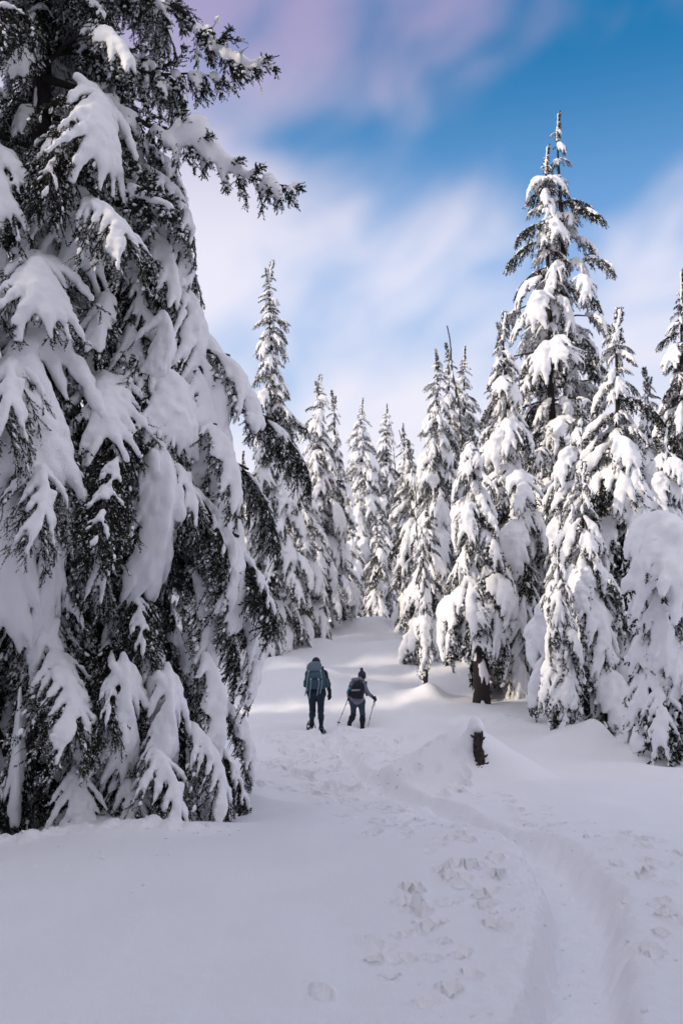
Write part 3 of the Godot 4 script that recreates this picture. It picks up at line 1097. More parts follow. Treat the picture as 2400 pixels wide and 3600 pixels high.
# long limbs of the old tree that reach out over the sky
func build_limbs(origin: Vector3) -> void:
	var tree: Node3D = get_node("old_conifer")
	var lines := [
		[[-3.7, 8.9, -11.5], [-2.96, 8.42, -11.1], [-2.3, 7.98, -11.0], [-1.69, 7.7, -10.95], [-1.34, 7.46, -10.95], [-1.0, 7.29, -11.0], [-0.56, 7.2, -11.0]],
		[[-3.7, 10.4, -11.5], [-2.6, 9.9, -11.1], [-1.9, 9.45, -11.0], [-1.55, 9.0, -10.95], [-1.15, 8.75, -10.95], [-0.93, 8.72, -10.95]],
		[[-3.75, 9.4, -11.5], [-3.0, 9.0, -11.2], [-2.3, 8.72, -11.1], [-1.75, 8.72, -11.1], [-1.5, 8.66, -11.1]],
		[[-3.7, 8.0, -11.4], [-3.1, 7.75, -10.9], [-2.6, 7.2, -10.7], [-2.25, 6.9, -10.7], [-1.95, 6.8, -10.7]],
		[[-3.7, 10.9, -11.4], [-2.9, 10.3, -10.9], [-2.4, 9.7, -10.7], [-2.05, 9.25, -10.7]],
	]
	for li in lines.size():
		var r := RandomNumberGenerator.new()
		r.seed = 900 + li
		var key: Array = lines[li]
		var cv := Curve3D.new()
		for k in key.size():
			var p := Vector3(key[k][0], key[k][1], key[k][2]) - origin
			var a := Vector3(key[maxi(k - 1, 0)][0], key[maxi(k - 1, 0)][1], key[maxi(k - 1, 0)][2])
			var b := Vector3(key[mini(k + 1, key.size() - 1)][0], key[mini(k + 1, key.size() - 1)][1], key[mini(k + 1, key.size() - 1)][2])
			cv.add_point(p, (a - b) / 6.0, (b - a) / 6.0)
		var ln := cv.get_baked_length()
		var pts := PackedVector3Array()
		var rr := PackedFloat32Array()
		var m := 36
		for k in m:
			pts.append(cv.sample_baked(ln * k / (m - 1)))
			rr.append(lerpf(0.055, 0.006, pow(float(k) / (m - 1), 0.8)))
		var fb := Buf.new()
		fb.tube(pts, rr, 7, Color(0.035, 0.028, 0.025), noise, 0.35)
		var sb := Buf.new()
		var lo := pts[0]
		var hi := pts[0]
		for q in pts:
			lo = lo.min(q)
			hi = hi.max(q)
		var fld := Field.new(lo - Vector3(0.3, 0.9, 0.6), hi + Vector3(0.35, 0.5, 0.6), 0.03, 34.0)
		# snow lying along the upper side, in heaps
		for k in m - 1:
			var t := float(k) / (m - 1)
			var q := soft.get_noise_2d(t * 5.0, li * 7.0)
			if q > (-0.1 if li == 0 else 0.0) and t > 0.15 and t < 0.93:
				var r0 := (0.030 + 0.10 * maxf(0.0, q) * (1.2 - t)) * (1.0 if li == 0 else 0.7)
				fld.cap(pts[k] + Vector3.UP * (rr[k] + r0 * 0.7), pts[k + 1] + Vector3.UP * (rr[k] + r0 * 0.7), r0, r0)
		if li == 0:
			for q in [[0.62, 0.15, 0.16], [0.66, 0.28, 0.11], [0.69, 0.1, 0.15], [0.92, 0.06, 0.07]]:
				var c := cv.sample_baked(ln * q[0])
				fld.cap(c + Vector3(0, q[1], 0), c + Vector3(0.06, q[1] - 0.1, 0), q[2], q[2] * 0.8)
		# side sprays: hanging curtains of twigs
		var cnt := int(ln * (13.0 if li == 0 else 17.0))
		for k in cnt:
			var t := lerpf(0.22, 1.0, (k + r.randf()) / cnt)
			var base := cv.sample_baked(ln * t)
			var fwd := (cv.sample_baked(minf(ln * t + 0.05, ln)) - cv.sample_baked(maxf(0.0, ln * t - 0.05))).normalized()
			var side := -1.0 if r.randf() < 0.5 else 1.0
			var hang := r.randf() < 0.72
			var dir := (fwd * r.randf_range(0.3, 0.9) + Vector3(0, 0, side) * r.randf_range(0.2, 0.8) + Vector3.UP * (r.randf_range(-1.0, -0.3) if hang else r.randf_range(0.2, 0.7))).normalized()
			var l := r.randf_range(0.25, 0.62) * (1.0 - 0.35 * t)
			var q := base
			var bp := PackedVector3Array([q])
			var br := PackedFloat32Array([0.009])
			for j in 6:
				dir = (dir + Vector3.DOWN * (0.2 if hang else 0.08) + Vector3(r.randf_range(-0.15, 0.15), 0, r.randf_range(-0.15, 0.15))).normalized()
				q += dir * l / 6
				bp.append(q)
				br.append(lerpf(0.009, 0.002, (j + 1) / 6.0))
			fb.tube(bp, br, 3, TWIG, null, 0.0, false)
			var bald := r.randf() < 0.15
			for j in 6:
				var dj := (bp[j + 1] - bp[j]).normalized()
				if r.randf() < (0.28 if li == 0 else 0.16):
					fld.cap(bp[j] + Vector3.UP * 0.02, bp[j + 1] + Vector3.UP * 0.02, 0.03, 0.024)
				if bald:
					continue
				for mm in 4:
					var at := bp[j].lerp(bp[j + 1], r.randf())
					var td := (dj * 0.8 + Vector3(r.randf_range(-0.7, 0.7), r.randf_range(-0.6, 0.25), r.randf_range(-0.7, 0.7))).normalized()
					var tl := r.randf_range(0.06, 0.14)
					twig(fb, at, td, tl, 0, r)
					if r.randf() < 0.3:
						var s := r.randf_range(0.012, 0.024)
						sb.lump(at + td * tl * 0.6 + Vector3.UP * s * 0.5, Basis.from_scale(Vector3(s * 1.3, s * 0.8, s * 1.3)), WHITE, noise)
		fld.build(sb, WHITE, noise, 0.016, 4.0)
		var limb := part("limb" if li == 0 else "limb_%03d" % li, fb.mesh(M.foliage), tree)
		part("snow_load", sb.mesh(M.snow), limb).set_meta("kind", "stuff")


# ---------------------------------------------------------------- trees right of the trail
func build_right_trees() -> void:
	var heavy := [4, 1.6, 2, 1.6, 0.4]
	var ragged := [3, 0.7, 2.5, 3, 0.8]
	var G := "snow-laden conifers right of the trail"
	conifer("slender_conifer", "very thin column-like conifer wrapped in snow, left end of the right-hand trees", Vector3(2.46, 0, -30), {"seed": 3, "top": 5.7, "R": 0.52, "pow": 0.35, "w": [2, 1, 5, 1, 0], "p0": -46.0, "p1": -14.0, "low": 0.16, "gap": 0.9}, 1, G)
	conifer("snowy_conifer", "stocky conifer with a thick bare brown trunk showing at its foot", Vector3(4.03, 0, -29), {"seed": 5, "top": 8.4, "R": 1.4, "pow": 0.5, "w": heavy, "trunk": 0.27, "ragged": 0.4, "p0": -26.0, "p1": -4.0, "low": 0.3, "lean": Vector3(-0.15, 0, 0)}, 1, G)
	conifer("snowy_conifer", "tall tapering conifer between the thick bare trunk and the twin-topped giant", Vector3(5.42, 0, -31), {"seed": 8, "top": 12.7, "R": 1.8, "pow": 0.62, "ragged": 0.4, "w": heavy, "w2": ragged, "split": 0.8, "p0": -30.0, "p1": 4.0, "lean": Vector3(-0.2, 0, 0)}, 1, G)
	conifer("snowy_conifer", "wide conifer with long hanging needles and heavy drapes, in front of the twin-topped giant", Vector3(5.95, 0, -21.3), {"seed": 13, "top": 9.2, "R": 1.75, "pow": 0.6, "ragged": 0.4, "w": [3, 1.2, 3, 2.5, 0.8], "p0": -30.0, "p1": 10.0, "low": 0.1, "lean": Vector3(0.15, 0, 0), "trunk": 0.2}, 1, G)
	conifer("snowy_conifer", "conifer of stacked smooth snow capes, between the tapering one and the wide one", Vector3(6.2, 0, -26), {"seed": 17, "top": 8.4, "R": 1.85, "pow": 0.5, "ragged": 0.4, "w": [3, 3.5, 1.5, 1, 0.2], "p0": -26.0, "p1": -8.0, "lean": Vector3(0.2, 0, 0)}, 1, G)
	conifer("young_conifer", "young drooping conifer with fingers of snow, frontmost by its own snow cone", Vector3(4.26, 0, -19.6), {"seed": 19, "top": 3.75, "R": 0.72, "pow": 0.3, "w": [2, 0.5, 5, 2.5, 0.4], "p0": -42.0, "p1": -16.0, "low": 0.14, "gap": 0.62, "dens": 1.6, "trunk": 0.07}, 1, G)
	conifer("snowy_conifer", "narrow drooping conifer squeezed between the frontmost young one and the hooded one", Vector3(4.95, 0, -20.2), {"seed": 47, "top": 5.6, "R": 0.95, "pow": 0.45, "ragged": 0.4, "w": [3, 1, 4, 2, 0.4], "p0": -40.0, "p1": -10.0, "low": 0.1, "trunk": 0.09}, 1, G)
	conifer("snowy_conifer", "full conifer behind the hooded one, its top a blunt snow cap", Vector3(6.9, 0, -20.8), {"seed": 53, "top": 6.4, "R": 1.4, "pow": 0.4, "ragged": 0.35, "w": [3, 3, 2, 1, 0.2], "p0": -32.0, "p1": -10.0, "low": 0.08}, 1, G)
	var o14 := Vector3(5.62, 0.1, -17.9)
	conifer("hooded_conifer", "short bent conifer buried under one giant rounded snow hood", o14, {"seed": 23, "fixed": true, "top": 4.2, "R": 0.98, "pow": 0.38, "w": [3, 2.5, 3, 1.5, 0.6], "p0": -34.0, "p1": -8.0, "low": 0.18, "gap": 0.85, "trunk": 0.09,
		"extra": [extra(5.5, 4.05, -17.9, o14, -75, 0, 1.6, 1.55, 4), extra(5.85, 4.0, -17.9, o14, -115, 0, 1.5, 1.5, 3), extra(5.8, 4.05, -17.8, o14, -20, -6, 1.3, 1.2, 0), extra(5.55, 2.9, -17.5, o14, -90, -52, 1.25, 0.95, 0), extra(5.3, 3.2, -17.6, o14, -130, -58, 1.15, 0.7, 1)]}, 1, G)
	conifer("small_conifer", "waist-high sapling fully wrapped in smooth snow at the right edge", Vector3(6.02, 0, -16.8), {"seed": 29, "H": 1.75, "R": 0.42, "pow": 0.5, "w": [1, 3, 3, 0, 0], "p0": -72.0, "p1": -45.0, "low": 0.1, "gap": 0.7, "trunk": 0.04}, 1, G)
	conifer("dark_conifer", "tall darker conifer with long hanging twigs, cut by the right edge", Vector3(9.15, 0, -27), {"seed": 31, "top": 12.4, "R": 1.5, "pow": 0.6, "w": [1.5, 0.5, 3, 2.5, 4], "p0": -26.0, "p1": 6.0, "lean": Vector3(0.5, 0, 0)}, 1, G)
	# the twin-topped giant: two stems
	var giant := Vector3(8.15, 0, -34)
	conifer("giant_conifer", "tallest conifer, right-hand stem of the twin-topped giant, bare leaning trunk between sparse snow pads", giant, {"seed": 37, "top": 21.4, "R": 2.0, "pow": 0.55, "w": [3, 1.5, 2, 2, 0.6], "w2": [3.5, 1.6, 0.6, 3, 2.2], "split": 0.45, "p0": -18.0, "p1": 4.0, "most": 1.15, "trunk": 0.34, "gap": 1.9, "dens": 0.7, "ragged": 0.5, "lean": Vector3(-0.25, 0, 0), "profile": func(y: float) -> float: return lerpf(2.1, 1.5, clampf(y / 14.0, 0, 1)) * pow(clampf((20.6 - y) / 7.5, 0.02, 1.0), 0.7)}, 1, "twin-topped giant")
	conifer("giant_conifer", "left-hand, slightly lower stem of the twin-topped giant", giant + Vector3(-0.85, 0, 0.4), {"seed": 43, "top": 19.9, "R": 1.5, "pow": 0.55, "w": [3, 1, 2, 2, 0.6], "w2": [3.5, 1.6, 0.6, 3, 2.2], "split": 0.4, "p0": -18.0, "p1": 4.0, "most": 1.15, "trunk": 0.22, "gap": 1.9, "dens": 0.7, "ragged": 0.5, "low": 0.2, "lean": Vector3(0.05, 0, 0), "profile": func(y: float) -> float: return lerpf(1.8, 1.25, clampf(y / 13.0, 0, 1)) * pow(clampf((19.0 - y) / 5.5, 0.02, 1.0), 0.7)}, 1, "twin-topped giant")


# ---------------------------------------------------------------- trees beyond the clearing
func build_far_trees() -> void:
	var G := "snowy conifers beyond the clearing"
	var heavy := [4, 1.2, 2, 2, 0.4]
	var mixed := [3.5, 0.7, 2, 3, 0.5]
	var list := [
		["far_conifer", "tall narrow conifer rising just right of the broad left tree, snow sparse near its tip", -2.3, -38.0, 17.5, 1.25, 0.62, mixed, Vector3(-0.6, 0, 0)],
		["far_conifer", "dense pointed conifer with a dark foot, left side of the clearing's far edge", -1.12, -46.0, 15.1, 1.6, 0.62, heavy, Vector3(0.06, 0, 0)],
		["far_conifer", "slim conifer half hidden behind the dense pointed one", -0.3, -52.0, 16.0, 1.2, 0.6, mixed, Vector3(-0.1, 0, 0)],
		["far_conifer", "sunlit conifer in the middle of the gap, left of the thin ones", 1.16, -58.0, 17.2, 1.55, 0.55, heavy, Vector3.ZERO],
		["far_conifer", "thin spire-like conifer right of the sunlit middle tree", 2.86, -62.0, 18.0, 0.95, 0.4, mixed, Vector3.ZERO],
		["far_conifer", "rounded conifer behind the leaning dead pole", 4.1, -64.0, 17.2, 1.3, 0.5, mixed, Vector3.ZERO],
		["little_conifer", "little conifer standing alone on the clearing's far rise, thin bare stem", 1.88, -50.0, 9.2, 0.98, 0.75, heavy, Vector3(-0.1, 0, 0)],
		["far_conifer", "left one of three close spires left of the right-hand trees", 4.0, -42.0, 15.05, 1.2, 0.55, heavy, Vector3(0.2, 0, 0)],
		["far_conifer", "middle one of three close spires, behind the dead spar", 4.8, -44.0, 16.0, 1.1, 0.55, mixed, Vector3(0.1, 0, 0)],
		["far_conifer", "right one of three close spires, darker on its right side", 5.6, -45.0, 16.1, 1.25, 0.6, mixed, Vector3(0.1, 0, 0)],
		["far_conifer", "slim conifer tucked behind the tall tapering one", 5.5, -36.5, 12.6, 0.95, 0.55, mixed, Vector3(0.2, 0, 0)],
		["far_conifer", "conifer with tiered branches below the left stem of the twin-topped giant", 8.0, -38.5, 16.9, 1.3, 0.55, mixed, Vector3.ZERO],
		["far_conifer", "conifer showing right of the wide drooping one, near the right edge", 11.1, -36.0, 12.3, 1.3, 0.6, mixed, Vector3(0.3, 0, 0)],
		["far_conifer", "low conifer filling the gap between slender column and stocky trunk", 3.2, -36.0, 7.2, 1.1, 0.6, heavy, Vector3.ZERO],
		["far_conifer", "conifer filling in behind the stocky trunk and the tapering tree", 4.9, -35.0, 9.2, 1.3, 0.55, heavy, Vector3.ZERO],
		["far_conifer", "shorter conifer between dense pointed one and sunlit middle tree", 0.35, -60.0, 13.4, 1.3, 0.6, heavy, Vector3.ZERO],
		["far_conifer", "snowy conifer low between the sunlit middle tree and the leaning pole", 3.4, -57.0, 12.2, 1.25, 0.55, heavy, Vector3.ZERO],
		["far_conifer", "snowy conifer at the right end of the far clearing, behind the slender column", 4.2, -50.0, 11.6, 1.3, 0.55, heavy, Vector3.ZERO],
		["far_conifer", "heavily loaded conifer behind the wide drooping one", 8.6, -30.0, 9.4, 1.4, 0.55, heavy, Vector3.ZERO],
		["far_conifer", "conifer seen between hooded tree and right edge", 7.9, -22.5, 6.2, 1.2, 0.5, heavy, Vector3.ZERO],
		["far_conifer", "low snowy conifer at the left end of the clearing, beside the broad left tree", -4.2, -41.0, 10.2, 1.5, 0.6, heavy, Vector3.ZERO],
		["far_conifer", "conifer deep behind the broad left tree", -6.0, -36.0, 12.5, 1.6, 0.6, mixed, Vector3.ZERO],
		["far_conifer", "bushy conifer filling the space between the broad left tree and the dense pointed one", -1.75, -40.5, 9.6, 1.35, 0.55, heavy, Vector3.ZERO],
		["far_conifer", "short full conifer at the foot of the sunlit middle tree, left side", 0.5, -55.5, 9.8, 1.2, 0.55, heavy, Vector3.ZERO],
		["far_conifer", "short full conifer at the foot of the sunlit middle tree, right side", 2.3, -56.0, 10.4, 1.2, 0.55, heavy, Vector3.ZERO],
		["far_conifer", "crooked snowy conifer in the gap right of the leaning pole", 3.55, -46.0, 11.8, 1.25, 0.5, heavy, Vector3(-0.35, 0, 0)],
		["far_conifer", "full snowy conifer low behind the twin-topped giant's foot", 7.1, -31.5, 8.6, 1.5, 0.5, heavy, Vector3(0.15, 0, 0)],
		["little_conifer", "stub of a sapling poking from the snow under the dense pointed conifer", 0.05, -48.0, 4.7, 0.42, 0.5, mixed, Vector3.ZERO],
	]
	var k := 0
	for q in list:
		var d := {"seed": 500 + k * 13, "top": q[4], "R": q[5] * 1.22, "pow": q[6] + 0.08, "w": q[7], "lean": q[8], "p0": -26.0, "p1": 14.0, "ragged": 0.42, "gap": [0.85, 1.0, 1.25][k % 3], "low": 0.05}
		if q[0] == "little_conifer":
			d.low = 0.2
		conifer(q[0], q[1], Vector3(q[2], 0, q[3]), d, 2, G)
		k += 1
	# the edge of the forest behind, each tree its own
	var r := RandomNumberGenerator.new()
	r.seed = 71
	for i in 16:
		var z := -r.randf_range(68, 86)
		var x := -16.0 + i * 2.6 + r.randf_range(-0.7, 0.7)
		var top := height(x, z) + r.randf_range(8.0, 12.5)
		conifer("forest_conifer", "snowy conifer in the closed forest edge far behind the clearing", Vector3(x, 0, z), {"seed": 700 + i, "top": top, "R": r.randf_range(1.5, 2.0), "pow": 0.6, "w": heavy, "p0": -40.0, "p1": -4.0, "gap": 1.2}, 2, "closed forest edge behind the clearing")


# the forest beside and behind the photographer that keeps the sun off the clearing
func build_shade_trees() -> void:
	var r := RandomNumberGenerator.new()
	r.seed = 81
	for i in 63:
		# two loose rows that follow the left side of the clearing
		var row := i % 3
		var f := (i / 3) / 20.0
		var x := lerpf(-6.0, -21.0, pow(f, 0.8)) - row * 3.8 + r.randf_range(-0.8, 0.8)
		var z := lerpf(26.0, -40.0, f) + row * 1.3 + r.randf_range(-0.7, 0.7)
		conifer("forest_conifer", "tall snowy conifer of the forest left of the clearing", Vector3(x, 0, z), {"seed": 800 + i, "H": lerpf(15.5, 11.0, smoothstep(0.45, 0.95, f)) + r.randf_range(-1.2, 1.2), "R": r.randf_range(2.6, 3.2), "pow": 0.45, "most": 2.2, "w": [4, 1, 2, 3, 1], "p0": -38.0, "p1": -4.0, "gap": 1.2}, 2, "forest left of the clearing")


# and the forest edge behind the photographer, which dims whatever faces the camera
func build_trees_behind() -> void:
	var r := RandomNumberGenerator.new()
	r.seed = 91
	for i in 20:
		var a := deg_to_rad(lerpf(-20.0, 118.0, (i / 2) / 9.0))
		var far := 8.5 + (i % 2) * 4.5 + r.randf_range(-0.8, 0.8)
		conifer("forest_conifer", "tall snowy conifer of the forest behind the photographer", Vector3(sin(a) * far, 0, cos(a) * far + 1.0), {"seed": 900 + i, "H": r.randf_range(11.0, 15.0), "R": r.randf_range(2.2, 2.8), "pow": 0.5, "most": 2.2, "w": [4, 1, 2, 3, 1], "p0": -38.0, "p1": -4.0, "gap": 1.2}, 2, "forest behind the photographer")


func build_snags() -> void:
	for q in [
		["dead_pole", "thin leaning dead pole, twiggy and nearly black, in front of the far conifers", Vector3(2.5, 0, -31.0), Vector3(1.89, 9.1, -31.0), 0.055, 31],
		["dead_spar", "bare dead spar, taller than the three close spires and bent at its tip", Vector3(5.05, 0, -40.0), Vector3(4.5, 15.76, -40.0), 0.13, 33],
		["dead_pole", "short thin dead pole beside the spire-like far conifer", Vector3(3.25, 0, -60.0), Vector3(3.05, 16.6, -60.0), 0.08, 35],
	]:
		var at: Vector3 = q[2]
		at.y = height(at.x, at.z) - 0.22
		var o := thing(q[0], q[1], "dead tree", at)
		var tip: Vector3 = q[3] - at
		var r := RandomNumberGenerator.new()
		r.seed = q[5]
		var pts := PackedVector3Array()
		var rr := PackedFloat32Array()
		for k in 26:
			var t := k / 25.0
			var bend := Vector3(soft.get_noise_2d(t * 3.0, q[5]), 0, 0) * 0.25 * t
			pts.append(tip * t + bend + Vector3(0.25 * sin(t * PI) * signf(-tip.x), 0, 0))
			rr.append(q[4] * (1.0 - 0.8 * t))
		var b := Buf.new()
		b.tube(pts, rr, 7, Color(0.055, 0.048, 0.044), noise, 0.5)
		part("trunk", b.mesh(M.bark), o)
		var tw := Buf.new()
		var sn := Buf.new()
		for k in 70:
			var t := r.randf_range(0.12, 0.97)
			var p := pts[int(t * 25.0)]
			var a := r.randf() * TAU
			var l := r.randf_range(0.08, 0.4) * (1.1 - t)
			var d := Vector3(cos(a), r.randf_range(-0.6, 0.3), sin(a)).normalized()
			tw.tube(PackedVector3Array([p, p + d * l * 0.5, p + d * l + Vector3.DOWN * l * 0.2]), PackedFloat32Array([0.012, 0.008, 0.003]), 3, Color(0.04, 0.034, 0.03))
			if r.randf() < 0.5:
				var s := r.randf_range(0.025, 0.06)
				sn.lump(p + Vector3(-0.3, 0, 0.5) * rr[int(t * 25.0)] * 1.4, Basis.from_scale(Vector3(s * 0.7, s * r.randf_range(1.2, 4.0), s * 0.6)), WHITE, noise)
		var e := part("twigs", tw.mesh(M.bark), o)
		e.set_meta("kind", "stuff")
		part("snow_patches", sn.mesh(M.snow), o).set_meta("kind", "stuff")


func build_stump() -> void:
	var at := Vector3(1.90, 0.0, -14.3)
	at.y = height(at.x, at.z) - 0.22
	var o := thing("broken_stump", "dark broken stump with rough bark leaning out of a cone of drifted snow", "stump", at)
	var b := Buf.new()
	var pts := PackedVector3Array()
	var rr := PackedFloat32Array()
	for k in 48:
		var t := k / 47.0
		pts.append(Vector3(0.02 * sin(t * 6.0) + 0.05 * t, t * 0.60, -0.10 * t + 0.015 * sin(t * 7.0)))
		rr.append(lerpf(0.068, 0.055, t))
	var rough := FastNoiseLite.new()
	rough.seed = 8
	rough.frequency = 14.0
	rough.fractal_octaves = 3
	b.tube(pts, rr, 40, Color(0.048, 0.036, 0.033), rough, 0.75)
	b.smooth()
	var log_ := part("log", b.mesh(M.bark), o)
	var r := RandomNumberGenerator.new()
	r.seed = 5
	var flakes := Buf.new()
	for k in 120:
		var t := r.randf()
		var c := pts[int(t * 47)]
		var a := r.randf() * TAU
		var d := Vector3(cos(a), 0, sin(a))
		var rad := rr[int(t * 47)] * 1.02
		var w := d.cross(Vector3.UP) * r.randf_range(0.01, 0.025)
		var hh := r.randf_range(0.03, 0.08)
		var lift := d * r.randf_range(0.002, 0.014)
		var q := c + d * rad
		var col := Color(0.06, 0.04, 0.034) * r.randf_range(0.6, 1.5)
		col.a = 1.0
		flakes.quad(q - w, q + w, q + w * 0.6 + Vector3.UP * hh + lift, q - w * 0.7 + Vector3.UP * hh * 0.9 + lift, col)
		flakes.quad(q - w, q - w * 0.7 + Vector3.UP * hh * 0.9 + lift, q + w * 0.6 + Vector3.UP * hh + lift * 0.4, q + w, col)
	for k in 7:
		var t := r.randf_range(0.2, 0.95)
		var a := r.randf_range(-0.6, 3.6)
		var c := pts[int(t * 47)] + Vector3(cos(a), 0, sin(a)) * 0.06
		flakes.tube(PackedVector3Array([c, c + Vector3(cos(a), 0.2, sin(a)) * 0.04, c + Vector3(cos(a), 0.5, sin(a)) * 0.065]), PackedFloat32Array([0.022, 0.017, 0.006]), 6, Color(0.055, 0.036, 0.03), noise, 0.6)
	var fl := part("bark_flakes", flakes.mesh(M.bark), log_)
	fl.set_meta("kind", "stuff")
	var sb := Buf.new()
	var f := Field.new(Vector3(-0.7, 0.1, -1.0), Vector3(0.6, 1.25, 0.35), 0.028, 24.0)
	f.cap(Vector3(0.03, 0.68, -0.2), Vector3(0.0, 0.79, -0.24), 0.09, 0.05)
	f.cap(Vector3(0.0, 0.52, -0.30), Vector3(0.01, 0.70, -0.24), 0.15, 0.085)
	f.cap(Vector3(-0.06, 0.22, -0.36), Vector3(-0.02, 0.5, -0.32), 0.24, 0.14)
	f.cap(Vector3(-0.16, 0.06, -0.42), Vector3(-0.06, 0.28, -0.38), 0.28, 0.2)
	f.cap(Vector3(0.13, 0.06, -0.42), Vector3(0.03, 0.28, -0.38), 0.26, 0.18)
	f.build(sb, WHITE, noise, 0.012, 3.0)
	part("snow_cap", sb.mesh(M.snow), o)


# ---------------------------------------------------------------- people
func bones(list: Array, col: Color, cell: float, k: float, material_: Material, amp := 0.004) -> ArrayMesh:
	var lo := Vector3.ONE * 1e9
	var hi := -lo
	for q in list:
		var m: float = maxf(q[2], q[3]) + 4.0 / k
		lo = lo.min(q[0] - Vector3.ONE * m).min(q[1] - Vector3.ONE * m)
		hi = hi.max(q[0] + Vector3.ONE * m).max(q[1] + Vector3.ONE * m)
	var f := Field.new(lo, hi, cell, k)
	for q in list:
		f.cap(q[0], q[1], q[2], q[3])
	var b := Buf.new()
	f.build(b, col, noise, amp, 14.0)
	return b.mesh(material_)


func hand_bones(wrist: Vector3, dir: Vector3, back: Vector3, thumb: Vector3, curl: float, s := 1.0) -> Array:
	# dir: along the palm; back: out of the back of the hand; thumb: the side the thumb is on
	var out := []
	dir = dir.normalized()
	thumb = (thumb - dir * thumb.dot(dir)).normalized()
	back = dir.cross(thumb) * signf(dir.cross(thumb).dot(back))
	var palm := wrist + dir * 0.085 * s
	for k in 4:
		var off := thumb * (0.030 - k * 0.020) * s
		out.append([wrist + off * 0.6 + dir * 0.015, palm + off, 0.019 * s, 0.016 * s])
		var ln: float = [0.072, 0.08, 0.074, 0.058][k] * s
		var p := palm + off
		var d := dir
		for j in 3:
			d = (d - back * curl * (0.5 if j == 0 else 1.0)).normalized()
			var e: Vector3 = p + d * ln * [0.45, 0.32, 0.23][j]
			out.append([p, e, (0.0125 - j * 0.001) * s, (0.0115 - j * 0.001) * s])
			p = e
	var tb := wrist + dir * 0.03 * s + thumb * 0.032 * s
	var t1 := tb + (dir * 0.7 + thumb * 0.65 - back * 0.25).normalized() * 0.04 * s
	var t2 := t1 + (dir * 0.9 + thumb * 0.15 - back * (0.3 + curl * 0.5)).normalized() * 0.034 * s
	out.append([tb, t1, 0.0165 * s, 0.014 * s])
	out.append([t1, t2, 0.0135 * s, 0.011 * s])
	return out


func head_bones(c: Vector3, s: float, turn: float) -> Array:
	# a face that looks along -Z, turned by turn about the vertical
	var R := Basis(Vector3.UP, turn) * s
	var out := []
	for q in [
		[Vector3(0, 0.025, 0.012), Vector3(0, 0.03, -0.012), 0.088, 0.085], [Vector3(0, -0.03, -0.03), Vector3(0, -0.075, -0.055), 0.066, 0.044], [Vector3(-0.03, -0.06, -0.02), Vector3(0.03, -0.06, -0.02), 0.045, 0.045],
		[Vector3(0, 0.0, -0.094), Vector3(0, -0.032, -0.112), 0.009, 0.014], [Vector3(-0.035, 0.018, -0.085), Vector3(0.035, 0.018, -0.085), 0.016, 0.016], [Vector3(-0.018, -0.062, -0.093), Vector3(0.018, -0.062, -0.093), 0.008, 0.008],
		[Vector3(-0.018, -0.071, -0.09), Vector3(0.018, -0.071, -0.09), 0.009, 0.009], [Vector3(-0.082, 0.012, 0.0), Vector3(-0.085, -0.025, -0.004), 0.014, 0.010], [Vector3(0.082, 0.012, 0.0), Vector3(0.085, -0.025, -0.004), 0.014, 0.010],
	]:
		out.append([c + R * q[0], c + R * q[1], q[2] * s, q[3] * s])
	return out


func eyes(parent: Node3D, c: Vector3, s: float, turn: float) -> void:
	var R := Basis(Vector3.UP, turn) * s
	for x in [-1.0, 1.0]:
		var b := Buf.new()
		b.lump(c + R * Vector3(0.031 * x, 0.0, -0.090), Basis.from_scale(Vector3.ONE * 0.011 * s), Color(0.5, 0.48, 0.46), noise, 8, 6)
		b.lump(c + R * Vector3(0.031 * x, 0.0, -0.099), Basis.from_scale(Vector3.ONE * 0.005 * s), Color(0.02, 0.015, 0.012), noise, 6, 5)
		part("eye", b.mesh(M.hard), parent)


func tint(r: int, g: int, b: int) -> Color:
	return Color8(r, g, b).srgb_to_linear()


func grown(list: Array, by: float) -> Array:
	var out := []
	for q in list:
		out.append([q[0], q[1], q[2] + by, q[3] + by])
	return out


